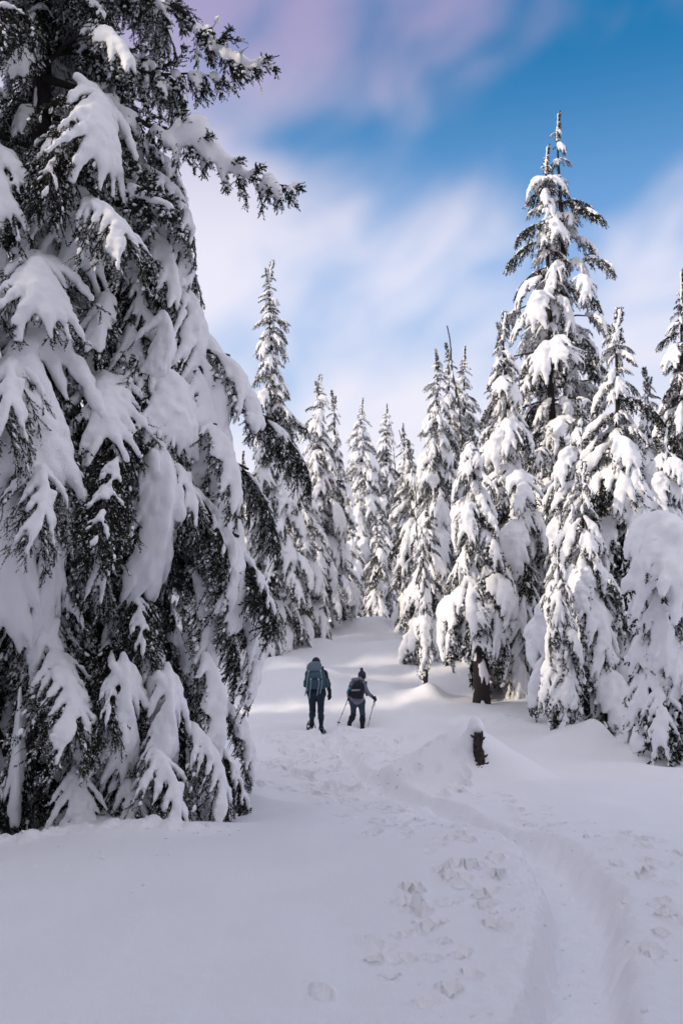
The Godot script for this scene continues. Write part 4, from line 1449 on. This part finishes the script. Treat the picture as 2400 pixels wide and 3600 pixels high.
func snowshoe(label: String, at: Vector3, pitch: float, yaw: float) -> void:
	var o := thing("snowshoe", label, "snowshoe", at, "snowshoes on the taller hiker's boots")
	o.rotation = Vector3(pitch, yaw, 0)
	var outline := PackedVector3Array()
	var rr := PackedFloat32Array()
	for k in 29:
		var a := TAU * k / 28.0
		var z := -cos(a) * 0.30
		var x := sin(a) * 0.105 * (1.0 - 0.28 * smoothstep(0.0, 0.3, z))
		outline.append(Vector3(x, 0.03 * smoothstep(-0.15, -0.3, z), z))
		rr.append(0.011)
	var fr := Buf.new()
	fr.tube(outline, rr, 6, tint(60, 80, 100), null, 0.0, false)
	part("frame", fr.mesh(M.hard), o)
	var dk := Buf.new()
	for k in 14:
		var z0 := -0.26 + k * 0.037
		var w0 := 0.1 * sqrt(maxf(0.0, 1.0 - pow(z0 / 0.3, 2.0)))
		var w1 := 0.1 * sqrt(maxf(0.0, 1.0 - pow((z0 + 0.036) / 0.3, 2.0)))
		if absf(z0 + 0.13) < 0.05:
			continue
		dk.quad(Vector3(-w0, 0.0, z0), Vector3(w0, 0.0, z0), Vector3(w1, 0.0, z0 + 0.036), Vector3(-w1, 0.0, z0 + 0.036), tint(24, 30, 40))
		dk.quad(Vector3(-w0, -0.006, z0), Vector3(-w1, -0.006, z0 + 0.036), Vector3(w1, -0.006, z0 + 0.036), Vector3(w0, -0.006, z0), tint(24, 30, 40))
	part("deck", dk.mesh(M.cloth), o)
	var st := Buf.new()
	for z in [-0.12, 0.0, 0.09]:
		st.ribbon(PackedVector3Array([Vector3(-0.06, 0.005, z), Vector3(-0.055, 0.06, z), Vector3(0, 0.095, z), Vector3(0.055, 0.06, z), Vector3(0.06, 0.005, z)]), Vector3(0, 0, 1), 0.022, 0.005, tint(150, 160, 170))
	part("binding_strap", st.mesh(M.hard), o)
	var cr := Buf.new()
	for q in [Vector3(-0.05, 0, -0.1), Vector3(0.05, 0, -0.1), Vector3(0, 0, -0.14), Vector3(-0.05, 0, 0.1), Vector3(0.05, 0, 0.1)]:
		cr.tri(q + Vector3(-0.018, -0.004, 0), q + Vector3(0.018, -0.004, 0), q + Vector3(0, -0.045, 0), tint(140, 150, 160))
		cr.tri(q + Vector3(0, -0.004, -0.018), q + Vector3(0, -0.004, 0.018), q + Vector3(0, -0.045, 0), tint(140, 150, 160))
	part("crampon", cr.mesh(M.hard), o)


func pole(label: String, top: Vector3, tip: Vector3, at: Vector3, long: float) -> void:
	var o := thing("trekking_pole", label, "trekking pole", at + tip, "trekking poles of the shorter hiker")
	var up := (top - tip).normalized()
	var ln := (top - tip).length()
	var s := Buf.new()
	s.tube(PackedVector3Array([-up * long, up * ln * 0.36, up * ln * 0.361, up * ln * 0.7, up * ln * 0.701, up * (ln - 0.1)]), PackedFloat32Array([0.006, 0.0065, 0.0085, 0.0085, 0.0105, 0.0105]), 8, tint(40, 46, 58))
	part("shaft", s.mesh(M.hard), o)
	var lk := Buf.new()
	for t in [0.36, 0.7]:
		lk.tube(PackedVector3Array([up * (ln * t - 0.022), up * (ln * t - 0.018), up * (ln * t + 0.018), up * (ln * t + 0.022)]), PackedFloat32Array([0.008, 0.015, 0.015, 0.009]), 8, tint(16, 18, 24))
	part("clamp", lk.mesh(M.hard), o)
	var g := Buf.new()
	g.tube(PackedVector3Array([up * (ln - 0.12), up * (ln - 0.1), up * (ln - 0.05), up * (ln + 0.02), up * (ln + 0.045)]), PackedFloat32Array([0.012, 0.017, 0.015, 0.018, 0.020]), 10, tint(14, 15, 18))
	part("grip", g.mesh(M.cloth), o)
	var b := Buf.new()
	b.tube(PackedVector3Array([up * 0.03, up * 0.034, up * 0.044, up * 0.05]), PackedFloat32Array([0.012, 0.05, 0.046, 0.010]), 12, tint(20, 20, 26))
	part("basket", b.mesh(M.hard), o)
	var w := Buf.new()
	var c := up * (ln + 0.03)
	w.ribbon(PackedVector3Array([c, c + Vector3(-0.02, -0.06, 0.03), c + Vector3(-0.015, -0.16, 0.05), c + Vector3(-0.03, -0.24, 0.045), c + Vector3(-0.012, -0.16, 0.03), c + Vector3(0, -0.02, 0.01)]), Vector3(1, 0, 0), 0.014, 0.004, tint(18, 20, 26))
	part("wrist_strap", w.mesh(M.cloth), o)


func build_hikers() -> void:
	# ---- the taller hiker with the big pack
	var b1 := Vector3(-0.59, 0.13, -23.8)
	var p := thing("person", "person in dark clothes walking away on snowshoes, hidden behind a big pack", "person", b1)
	var navy := tint(22, 40, 58)
	var dark := tint(18, 32, 46)
	var hd := Vector3(-0.012, 1.575, -0.10)
	var legs := [
		[Vector3(-0.09, 0.9, 0), Vector3(0.09, 0.9, 0), 0.128, 0.128], [Vector3(0, 0.9, 0), Vector3(0, 1.04, 0), 0.13, 0.12],
		[Vector3(0.105, 0.86, 0.0), Vector3(0.10, 0.47, -0.02), 0.105, 0.066], [Vector3(0.10, 0.47, -0.02), Vector3(0.112, 0.33, 0.015), 0.062, 0.064], [Vector3(0.112, 0.33, 0.015), Vector3(0.115, 0.10, 0.01), 0.064, 0.046],
		[Vector3(-0.1, 0.86, 0.0), Vector3(-0.09, 0.47, -0.12), 0.105, 0.068], [Vector3(-0.09, 0.47, -0.12), Vector3(-0.095, 0.38, -0.02), 0.064, 0.066], [Vector3(-0.095, 0.38, -0.02), Vector3(-0.10, 0.24, 0.12), 0.066, 0.048],
	]
	var feet_r := [[Vector3(0.115, 0.1, 0.01), Vector3(0.115, 0.05, 0.03), 0.047, 0.044], [Vector3(0.115, 0.045, 0.02), Vector3(0.122, 0.04, -0.17), 0.042, 0.036]]
	var feet_l := [[Vector3(-0.10, 0.24, 0.12), Vector3(-0.102, 0.19, 0.15), 0.048, 0.045], [Vector3(-0.102, 0.185, 0.14), Vector3(-0.108, 0.045, 0.0), 0.042, 0.036]]
	var torso := [
		[Vector3(0, 0.95, 0), Vector3(0, 1.12, -0.01), 0.125, 0.128], [Vector3(-0.06, 1.26, -0.03), Vector3(0.06, 1.26, -0.03), 0.14, 0.14], [Vector3(0, 1.1, -0.01), Vector3(0, 1.28, -0.03), 0.13, 0.14], [Vector3(-0.17, 1.345, -0.03), Vector3(0.17, 1.345, -0.03), 0.075, 0.075],
		[Vector3(0, 1.36, -0.05), Vector3(0, 1.48, -0.08), 0.065, 0.055],
	]
	var arm_r := [[Vector3(0.19, 1.335, -0.03), Vector3(0.272, 1.1, 0.02), 0.072, 0.054], [Vector3(0.272, 1.1, 0.02), Vector3(0.312, 0.90, -0.02), 0.052, 0.040]]
	var arm_l := [[Vector3(-0.19, 1.335, -0.03), Vector3(-0.245, 1.09, -0.08), 0.072, 0.054], [Vector3(-0.245, 1.09, -0.08), Vector3(-0.16, 0.96, -0.28), 0.052, 0.040]]
	var hr := hand_bones(Vector3(0.314, 0.89, -0.02), Vector3(0.05, -1, -0.05), Vector3(0.9, 0, 0.3), Vector3(-0.35, 0, 0.8), 0.42)
	var hl := hand_bones(Vector3(-0.155, 0.955, -0.285), Vector3(0.5, -0.3, -0.9), Vector3(-0.8, 0.4, 0), Vector3(0.3, 0.9, 0), 0.7)
	part("body", bones(grown(legs + torso + arm_r + arm_l, -0.012) + head_bones(hd, 1.0, 0.1) + grown(feet_r + feet_l, -0.006), tint(214, 160, 136), 0.014, 60.0, M.cloth, 0.0), p)
	eyes(p, hd, 1.0, 0.1)
	part("trousers", bones(legs, navy, 0.014, 55.0, M.cloth, 0.010), p)
	part("jacket", bones(torso + arm_r + arm_l, dark, 0.014, 55.0, M.cloth, 0.011), p)
	part("boot", bones(grown(feet_r, 0.006), tint(20, 24, 30), 0.012, 60.0, M.cloth), p)
	part("boot", bones(grown(feet_l, 0.006), tint(20, 24, 30), 0.012, 60.0, M.cloth), p)
	part("glove", bones(grown(hr, 0.003) + [[Vector3(0.309, 0.95, -0.014), Vector3(0.314, 0.885, -0.02), 0.046, 0.036]], tint(12, 15, 20), 0.006, 110.0, M.cloth, 0.001), p)
	part("glove", bones(grown(hl, 0.003), tint(12, 15, 20), 0.006, 110.0, M.cloth, 0.001), p)
	part("hat", bones([[hd + Vector3(0, 0.045, 0.015), hd + Vector3(0, 0.05, -0.015), 0.096, 0.092], [hd + Vector3(0, 0.09, 0), hd + Vector3(0, 0.118, 0), 0.05, 0.02], [hd + Vector3(0, -0.01, 0.03), hd + Vector3(0, 0.0, -0.02), 0.09, 0.09]], tint(24, 36, 48), 0.012, 60.0, M.cloth, 0.003), p)
	big_pack(b1)
	snowshoe("snowshoe under the planted right boot of the taller hiker", b1 + Vector3(0.118, -0.005, 0.0), 0.03, -0.06)
	snowshoe("snowshoe tilted under the lifted left boot of the taller hiker", b1 + Vector3(-0.112, 0.06, 0.07), 0.55, 0.12)

	# ---- the shorter hiker with pompom hat and poles
	var b2 := Vector3(0.415, 0.02, -26.5)
	p = thing("person", "person in grey jacket and bobble hat climbing with two poles, black daypack on", "person", b2)
	var grey := tint(122, 123, 138)
	var slate := tint(52, 62, 82)
	var black := tint(16, 22, 30)
	hd = Vector3(0.125, 1.37, -0.10)
	legs = [
		[Vector3(-0.085, 0.72, 0), Vector3(0.085, 0.72, 0), 0.122, 0.122], [Vector3(0, 0.72, 0), Vector3(-0.01, 0.84, 0), 0.122, 0.11],
		[Vector3(0.1, 0.68, 0), Vector3(0.135, 0.37, -0.02), 0.098, 0.064], [Vector3(0.135, 0.37, -0.02), Vector3(0.127, 0.08, 0.0), 0.06, 0.042],
		[Vector3(-0.1, 0.68, 0), Vector3(-0.105, 0.37, -0.11), 0.098, 0.064], [Vector3(-0.105, 0.37, -0.11), Vector3(-0.225, 0.17, 0.12), 0.06, 0.042],
	]
	feet_r = [[Vector3(0.127, 0.09, 0.0), Vector3(0.128, 0.04, 0.02), 0.044, 0.042], [Vector3(0.128, 0.035, 0.01), Vector3(0.14, 0.03, -0.16), 0.04, 0.034]]
	feet_l = [[Vector3(-0.205, 0.17, 0.12), Vector3(-0.21, 0.13, 0.14), 0.044, 0.042], [Vector3(-0.21, 0.12, 0.13), Vector3(-0.2, 0.0, 0.02), 0.04, 0.034]]
	torso = [
		[Vector3(-0.06, 0.74, 0), Vector3(0.06, 0.74, 0), 0.135, 0.135], [Vector3(-0.01, 0.74, 0), Vector3(-0.01, 0.92, -0.01), 0.13, 0.12], [Vector3(-0.03, 1.09, -0.03), Vector3(0.09, 1.09, -0.03), 0.125, 0.125], [Vector3(-0.01, 0.92, -0.01), Vector3(0.01, 1.1, -0.03), 0.12, 0.125],
		[Vector3(-0.11, 1.18, -0.03), Vector3(0.165, 1.155, -0.03), 0.07, 0.07], [Vector3(0.045, 1.18, -0.04), Vector3(0.10, 1.29, -0.075), 0.06, 0.052],
	]
	arm_r = [[Vector3(0.155, 1.15, -0.03), Vector3(0.245, 0.965, -0.03), 0.068, 0.052], [Vector3(0.245, 0.965, -0.03), Vector3(0.385, 0.835, -0.13), 0.05, 0.038]]
	arm_l = [[Vector3(-0.135, 1.16, -0.03), Vector3(-0.215, 0.95, -0.12), 0.068, 0.052], [Vector3(-0.215, 0.95, -0.12), Vector3(-0.225, 0.82, -0.24), 0.05, 0.038]]
	hr = hand_bones(Vector3(0.395, 0.83, -0.135), Vector3(0.6, -0.35, -0.35), Vector3(0.4, 0.9, 0.2), Vector3(-0.4, 0.1, -0.9), 1.0)
	hl = hand_bones(Vector3(-0.226, 0.815, -0.25), Vector3(0.05, -0.4, -0.8), Vector3(-0.9, 0.2, 0), Vector3(0.3, 0.9, -0.2), 1.0)
	part("body", bones(grown(legs + torso + arm_r + arm_l, -0.012) + head_bones(hd, 0.95, -0.45) + grown(feet_r + feet_l, -0.006), tint(220, 150, 140), 0.014, 60.0, M.cloth, 0.0), p)
	eyes(p, hd, 0.95, -0.45)
	part("trousers", bones(legs, slate, 0.014, 55.0, M.cloth, 0.008), p)
	part("jacket", bones(grown(torso + arm_r + arm_l, 0.004), grey, 0.014, 50.0, M.cloth, 0.009), p)
	part("hood", bones([[Vector3(-0.10, 1.265, 0.05), Vector3(0.06, 1.29, 0.05), 0.052, 0.055], [Vector3(0.06, 1.29, 0.05), Vector3(0.16, 1.255, -0.05), 0.05, 0.035], [Vector3(-0.1, 1.265, 0.05), Vector3(-0.09, 1.26, -0.06), 0.05, 0.035]], grey, 0.012, 55.0, M.cloth, 0.005), p)
	part("gaiter", bones([[Vector3(0.134, 0.36, -0.015), Vector3(0.13, 0.25, 0.005), 0.068, 0.072], [Vector3(0.13, 0.25, 0.005), Vector3(0.127, 0.075, 0.0), 0.07, 0.054]], black, 0.012, 60.0, M.cloth, 0.006), p)
	part("gaiter", bones([[Vector3(-0.108, 0.365, -0.10), Vector3(-0.14, 0.29, 0.0), 0.068, 0.074], [Vector3(-0.14, 0.29, 0.0), Vector3(-0.2, 0.18, 0.11), 0.072, 0.056]], black, 0.012, 60.0, M.cloth, 0.006), p)
	part("boot", bones(grown(feet_r, 0.006), black, 0.012, 60.0, M.cloth), p)
	part("boot", bones(grown(feet_l, 0.006), black, 0.012, 60.0, M.cloth), p)
	part("glove", bones(grown(hr, 0.004) + [[Vector3(0.36, 0.86, -0.115), Vector3(0.4, 0.825, -0.14), 0.046, 0.036]], tint(12, 14, 18), 0.006, 110.0, M.cloth, 0.001), p)
	part("glove", bones(grown(hl, 0.004), tint(12, 14, 18), 0.006, 110.0, M.cloth, 0.001), p)
	var hat := part("hat", bones([[hd + Vector3(0, 0.035, 0.012), hd + Vector3(0, 0.045, -0.012), 0.098, 0.094], [hd + Vector3(0, 0.09, 0), hd + Vector3(-0.004, 0.125, 0), 0.06, 0.025], [hd + Vector3(0, -0.02, 0.03), hd + Vector3(0, -0.005, -0.02), 0.088, 0.09]], tint(34, 46, 62), 0.012, 60.0, M.cloth, 0.004), p)
	var band := Buf.new()
	var bp := PackedVector3Array()
	var br := PackedFloat32Array()
	for k in 25:
		var a := TAU * k / 24.0
		bp.append(hd + Vector3(sin(a) * 0.098, -0.03 + 0.012 * cos(a), cos(a) * 0.1 + 0.01))
		br.append(0.017)
	band.tube(bp, br, 8, tint(70, 24, 48), null, 0.0, false)
	part("band", band.mesh(M.cloth), hat)
	var pom := Buf.new()
	var r := RandomNumberGenerator.new()
	r.seed = 12
	var pc := hd + Vector3(-0.01, 0.175, 0)
	for k in 700:
		var d := Vector3(r.randfn(), r.randfn(), r.randfn()).normalized()
		var w := d.cross(Vector3(0.3, 0.9, 0.2)).normalized() * 0.0022
		var q := tint(128, 116, 108).lerp(tint(70, 62, 62), r.randf())
		pom.tri(pc - w, pc + w, pc + d * r.randf_range(0.035, 0.066), q)
		pom.tri(pc + d * 0.02 - w.cross(d), pc + d * 0.02 + w.cross(d), pc + d * r.randf_range(0.04, 0.058), q)
	var pm := part("pompom", pom.mesh(M.cloth), hat)
	pm.set_meta("label", "fluffy grey-brown fur pompom")
	day_pack(b2)
	pole("trekking pole gripped in the right hand, planted beside the right boot", Vector3(0.465, 0.80, -0.17), Vector3(0.25, -0.03, -0.05), b2, 0.05)
	pole("trekking pole on the left side, slanting back out behind the shorter hiker", Vector3(-0.215, 0.84, -0.27), Vector3(-0.50, 0.14, -0.02), b2, 0.15)


func big_pack(base: Vector3) -> void:
	var o := thing("backpack", "big grey-teal trekking backpack with lid and hanging straps", "backpack", base)
	var body := tint(58, 82, 96)
	var lid_c := tint(92, 110, 122)
	var strap := tint(132, 146, 158)
	var b := Buf.new()
	b.loft([[0.985, 0, 0.19, 0.17, 0.08], [0.99, 0, 0.2, 0.215, 0.115], [1.02, -0.005, 0.205, 0.245, 0.135], [1.1, -0.01, 0.21, 0.26, 0.15], [1.2, -0.01, 0.21, 0.25, 0.15], [1.3, -0.015, 0.205, 0.23, 0.14], [1.38, -0.02, 0.2, 0.205, 0.125], [1.43, -0.03, 0.19, 0.17, 0.10]], 2.7, body, 28)
	part("main_bag", b.mesh(M.cloth), o)
	b = Buf.new()
	b.loft([[1.385, -0.045, 0.20, 0.15, 0.10], [1.395, -0.045, 0.205, 0.172, 0.135], [1.43, -0.045, 0.205, 0.182, 0.145], [1.49, -0.045, 0.195, 0.182, 0.14], [1.55, -0.04, 0.185, 0.165, 0.125], [1.60, -0.03, 0.17, 0.12, 0.10], [1.622, -0.02, 0.15, 0.07, 0.06]], 2.5, lid_c, 26)
	var lid := part("lid", b.mesh(M.cloth), o)
	lid.set_meta("label", "paler grey lid pocket")
	b = Buf.new()
	b.loft([[1.06, -0.01, 0.33, 0.17, 0.02], [1.07, -0.01, 0.34, 0.185, 0.04], [1.18, -0.01, 0.345, 0.185, 0.045], [1.20, -0.01, 0.34, 0.18, 0.04], [1.205, -0.01, 0.33, 0.17, 0.02]], 3.0, body * 0.85, 22)
	part("lower_pocket", b.mesh(M.cloth), o)
	b = Buf.new()
	b.loft([[1.215, -0.012, 0.32, 0.165, 0.02], [1.225, -0.012, 0.335, 0.178, 0.04], [1.31, -0.015, 0.33, 0.16, 0.04], [1.36, -0.02, 0.318, 0.115, 0.03], [1.38, -0.02, 0.305, 0.06, 0.015]], 2.4, body * 1.12, 22)
	part("front_pocket", b.mesh(M.cloth), o)
	for s in [-1.0, 1.0]:
		b = Buf.new()
		b.loft([[1.02, s * 0.235, 0.2, 0.03, 0.09], [1.04, s * 0.255, 0.2, 0.045, 0.105], [1.16, s * 0.255, 0.2, 0.042, 0.1], [1.24, s * 0.235, 0.2, 0.02, 0.08]], 2.4, body * 0.9, 16)
		part("side_pocket", b.mesh(M.cloth), o)
	# compression straps with loose tails
	for q in [[[-0.165, 1.40, 0.30], [-0.19, 1.30, 0.35], [-0.205, 1.18, 0.365], [-0.215, 1.05, 0.36], [-0.235, 0.93, 0.345], [-0.255, 0.83, 0.33]], [[-0.12, 1.215, 0.385], [-0.122, 1.12, 0.398], [-0.13, 1.0, 0.375], [-0.145, 0.88, 0.345], [-0.155, 0.765, 0.335]], [[0.055, 1.215, 0.385], [0.072, 1.15, 0.398], [0.065, 1.06, 0.39], [0.045, 0.95, 0.36], [0.02, 0.84, 0.34]], [[0.10, 1.41, 0.305], [0.125, 1.30, 0.35], [0.14, 1.17, 0.378], [0.13, 1.05, 0.37], [0.108, 0.95, 0.345], [0.09, 0.88, 0.335]], [[0.20, 1.02, 0.22], [0.215, 0.95, 0.24], [0.23, 0.84, 0.245]], [[-0.215, 1.0, 0.22], [-0.225, 0.93, 0.25], [-0.228, 0.875, 0.255]]]:
		b = Buf.new()
		var pts := PackedVector3Array()
		for k in q:
			pts.append(Vector3(k[0], k[1], k[2] + 0.004))
		b.ribbon(pts, Vector3(1, 0, 0), 0.022, 0.004, strap if q[0][1] > 1.1 else tint(30, 40, 52))
		part("strap", b.mesh(M.cloth), o)
	for q in [[-0.168, 1.395, 0.315], [-0.12, 1.212, 0.392], [0.057, 1.212, 0.392], [0.103, 1.405, 0.318]]:
		b = Buf.new()
		b.loft([[q[1] - 0.02, q[0], q[2], 0.014, 0.006], [q[1] - 0.016, q[0], q[2], 0.018, 0.009], [q[1] + 0.016, q[0], q[2], 0.018, 0.009], [q[1] + 0.02, q[0], q[2], 0.014, 0.006]], 4.0, tint(170, 184, 192), 12)
		part("buckle", b.mesh(M.hard), o)
	b = Buf.new()
	b.ribbon(PackedVector3Array([Vector3(-0.18, 1.212, 0.376), Vector3(-0.06, 1.214, 0.392), Vector3(0.06, 1.214, 0.392), Vector3(0.16, 1.212, 0.376)]), Vector3(0, 1, 0), 0.016, 0.005, tint(26, 34, 44))
	part("cross_strap", b.mesh(M.cloth), o)
	for s in [-1.0, 1.0]:
		b = Buf.new()
		b.ribbon(PackedVector3Array([Vector3(s * 0.12, 1.43, 0.1), Vector3(s * 0.13, 1.44, -0.03), Vector3(s * 0.125, 1.36, -0.13), Vector3(s * 0.135, 1.2, -0.185), Vector3(s * 0.16, 1.08, -0.13), Vector3(s * 0.17, 1.04, 0.06)]), Vector3(1, 0, 0), 0.055, 0.014, tint(26, 38, 48))
		part("shoulder_strap", b.mesh(M.cloth), o)
	b = Buf.new()
	var hp := PackedVector3Array()
	for k in 15:
		var a := PI * k / 14.0
		hp.append(Vector3(cos(a) * 0.165, 1.02, 0.06 - sin(a) * 0.23))
	b.ribbon(hp, Vector3(0, 1, 0), 0.06, 0.014, tint(26, 38, 48))
	part("hip_belt", b.mesh(M.cloth), o)
	# a dark pole handle stowed upright in the right side pocket
	b = Buf.new()
	b.tube(PackedVector3Array([Vector3(0.17, 1.15, 0.2), Vector3(0.165, 1.34, 0.2), Vector3(0.16, 1.44, 0.2), Vector3(0.152, 1.49, 0.2), Vector3(0.163, 1.505, 0.2)]), PackedFloat32Array([0.018, 0.02, 0.024, 0.022, 0.014]), 10, tint(20, 26, 34))
	part("bottle_tube", b.mesh(M.hard), o)


func day_pack(base: Vector3) -> void:
	var o := thing("backpack", "small rounded black daypack with a pale stripe", "backpack", base)
	o.rotation.z = deg_to_rad(-6)
	var black := tint(17, 25, 34)
	var x0 := -0.11
	var b := Buf.new()
	b.loft([[0.785, x0 + 0.01, 0.19, 0.09, 0.05], [0.80, x0, 0.2, 0.15, 0.085], [0.86, x0 - 0.005, 0.205, 0.185, 0.11], [0.96, x0, 0.21, 0.192, 0.12], [1.06, x0 + 0.01, 0.205, 0.18, 0.115], [1.14, x0 + 0.02, 0.2, 0.15, 0.10], [1.20, x0 + 0.035, 0.185, 0.10, 0.075], [1.222, x0 + 0.045, 0.17, 0.05, 0.04]], 2.4, black, 28)
	part("main_bag", b.mesh(M.cloth), o)
	b = Buf.new()
	b.loft([[0.83, x0, 0.29, 0.11, 0.02], [0.85, x0, 0.305, 0.135, 0.04], [0.93, x0, 0.315, 0.14, 0.045], [0.985, x0, 0.31, 0.13, 0.04], [1.0, x0, 0.30, 0.11, 0.02]], 2.6, black * 1.15, 20)
	part("front_pocket", b.mesh(M.cloth), o)
	b = Buf.new()
	b.ribbon(PackedVector3Array([Vector3(x0 - 0.155, 0.985, 0.325), Vector3(x0 - 0.05, 1.0, 0.362), Vector3(x0 + 0.065, 1.018, 0.345)]), Vector3(0, 1, 0), 0.042, 0.004, tint(150, 150, 158))
	var st := part("stripe", b.mesh(M.cloth), o)
	st.set_meta("label", "pale grey stripe across the pocket")
	b = Buf.new()
	b.ribbon(PackedVector3Array([Vector3(x0 + 0.022, 1.012, 0.356), Vector3(x0 + 0.052, 1.017, 0.352)]), Vector3(0, 1, 0), 0.014, 0.004, black)
	part("badge", b.mesh(M.cloth), st)
	b = Buf.new()
	b.tube(PackedVector3Array([Vector3(x0 + 0.01, 1.215, 0.17), Vector3(x0 + 0.02, 1.262, 0.165), Vector3(x0 + 0.055, 1.275, 0.16), Vector3(x0 + 0.09, 1.258, 0.155), Vector3(x0 + 0.1, 1.21, 0.15)]), PackedFloat32Array([0.008, 0.008, 0.008, 0.008, 0.008]), 6, tint(22, 30, 40))
	part("grab_handle", b.mesh(M.cloth), o)
	b = Buf.new()
	b.ribbon(PackedVector3Array([Vector3(x0 - 0.13, 1.13, 0.24), Vector3(x0 - 0.12, 1.165, 0.25), Vector3(x0 - 0.075, 1.185, 0.25), Vector3(x0 - 0.06, 1.16, 0.255)]), Vector3(0, 0, 1), 0.02, 0.005, tint(120, 92, 80))
	part("cord", b.mesh(M.cloth), o)
	b = Buf.new()
	b.loft([[0.83, x0 - 0.19, 0.2, 0.02, 0.06], [0.85, x0 - 0.2, 0.2, 0.032, 0.07], [0.98, x0 - 0.2, 0.2, 0.034, 0.07], [1.0, x0 - 0.19, 0.2, 0.02, 0.06]], 2.4, black * 0.9, 14)
	part("bottle_pocket", b.mesh(M.cloth), o)
	for s in [-1.0, 1.0]:
		b = Buf.new()
		b.ribbon(PackedVector3Array([Vector3(s * 0.10 + 0.0, 1.2, 0.1), Vector3(s * 0.105, 1.245, -0.03), Vector3(s * 0.105, 1.17, -0.15), Vector3(s * 0.12, 1.02, -0.175), Vector3(s * 0.15, 0.92, -0.1), Vector3(s * 0.15, 0.88, 0.08)]), Vector3(1, 0, 0), 0.05, 0.012, black)
		part("shoulder_strap", b.mesh(M.cloth), o)
	var w := thing("water_bottle", "bright blue water bottle with black cap in the daypack's side pocket", "bottle", base + Vector3(-0.21, 0.96, 0.2))
	w.rotation.z = deg_to_rad(-6)
	b = Buf.new()
	b.loft([[-0.08, 0, 0, 0.028, 0.028], [-0.075, 0, 0, 0.034, 0.034], [0.11, 0, 0, 0.034, 0.034], [0.13, 0, 0, 0.026, 0.026]], 2.0, tint(30, 170, 200), 16)
	part("flask", b.mesh(M.hard), w)
	b = Buf.new()
	b.loft([[0.131, 0, 0, 0.024, 0.024], [0.134, 0, 0, 0.03, 0.03], [0.165, 0, 0, 0.03, 0.03], [0.17, 0, 0, 0.022, 0.022]], 2.0, tint(14, 16, 20), 16)
	part("cap", b.mesh(M.hard), w)
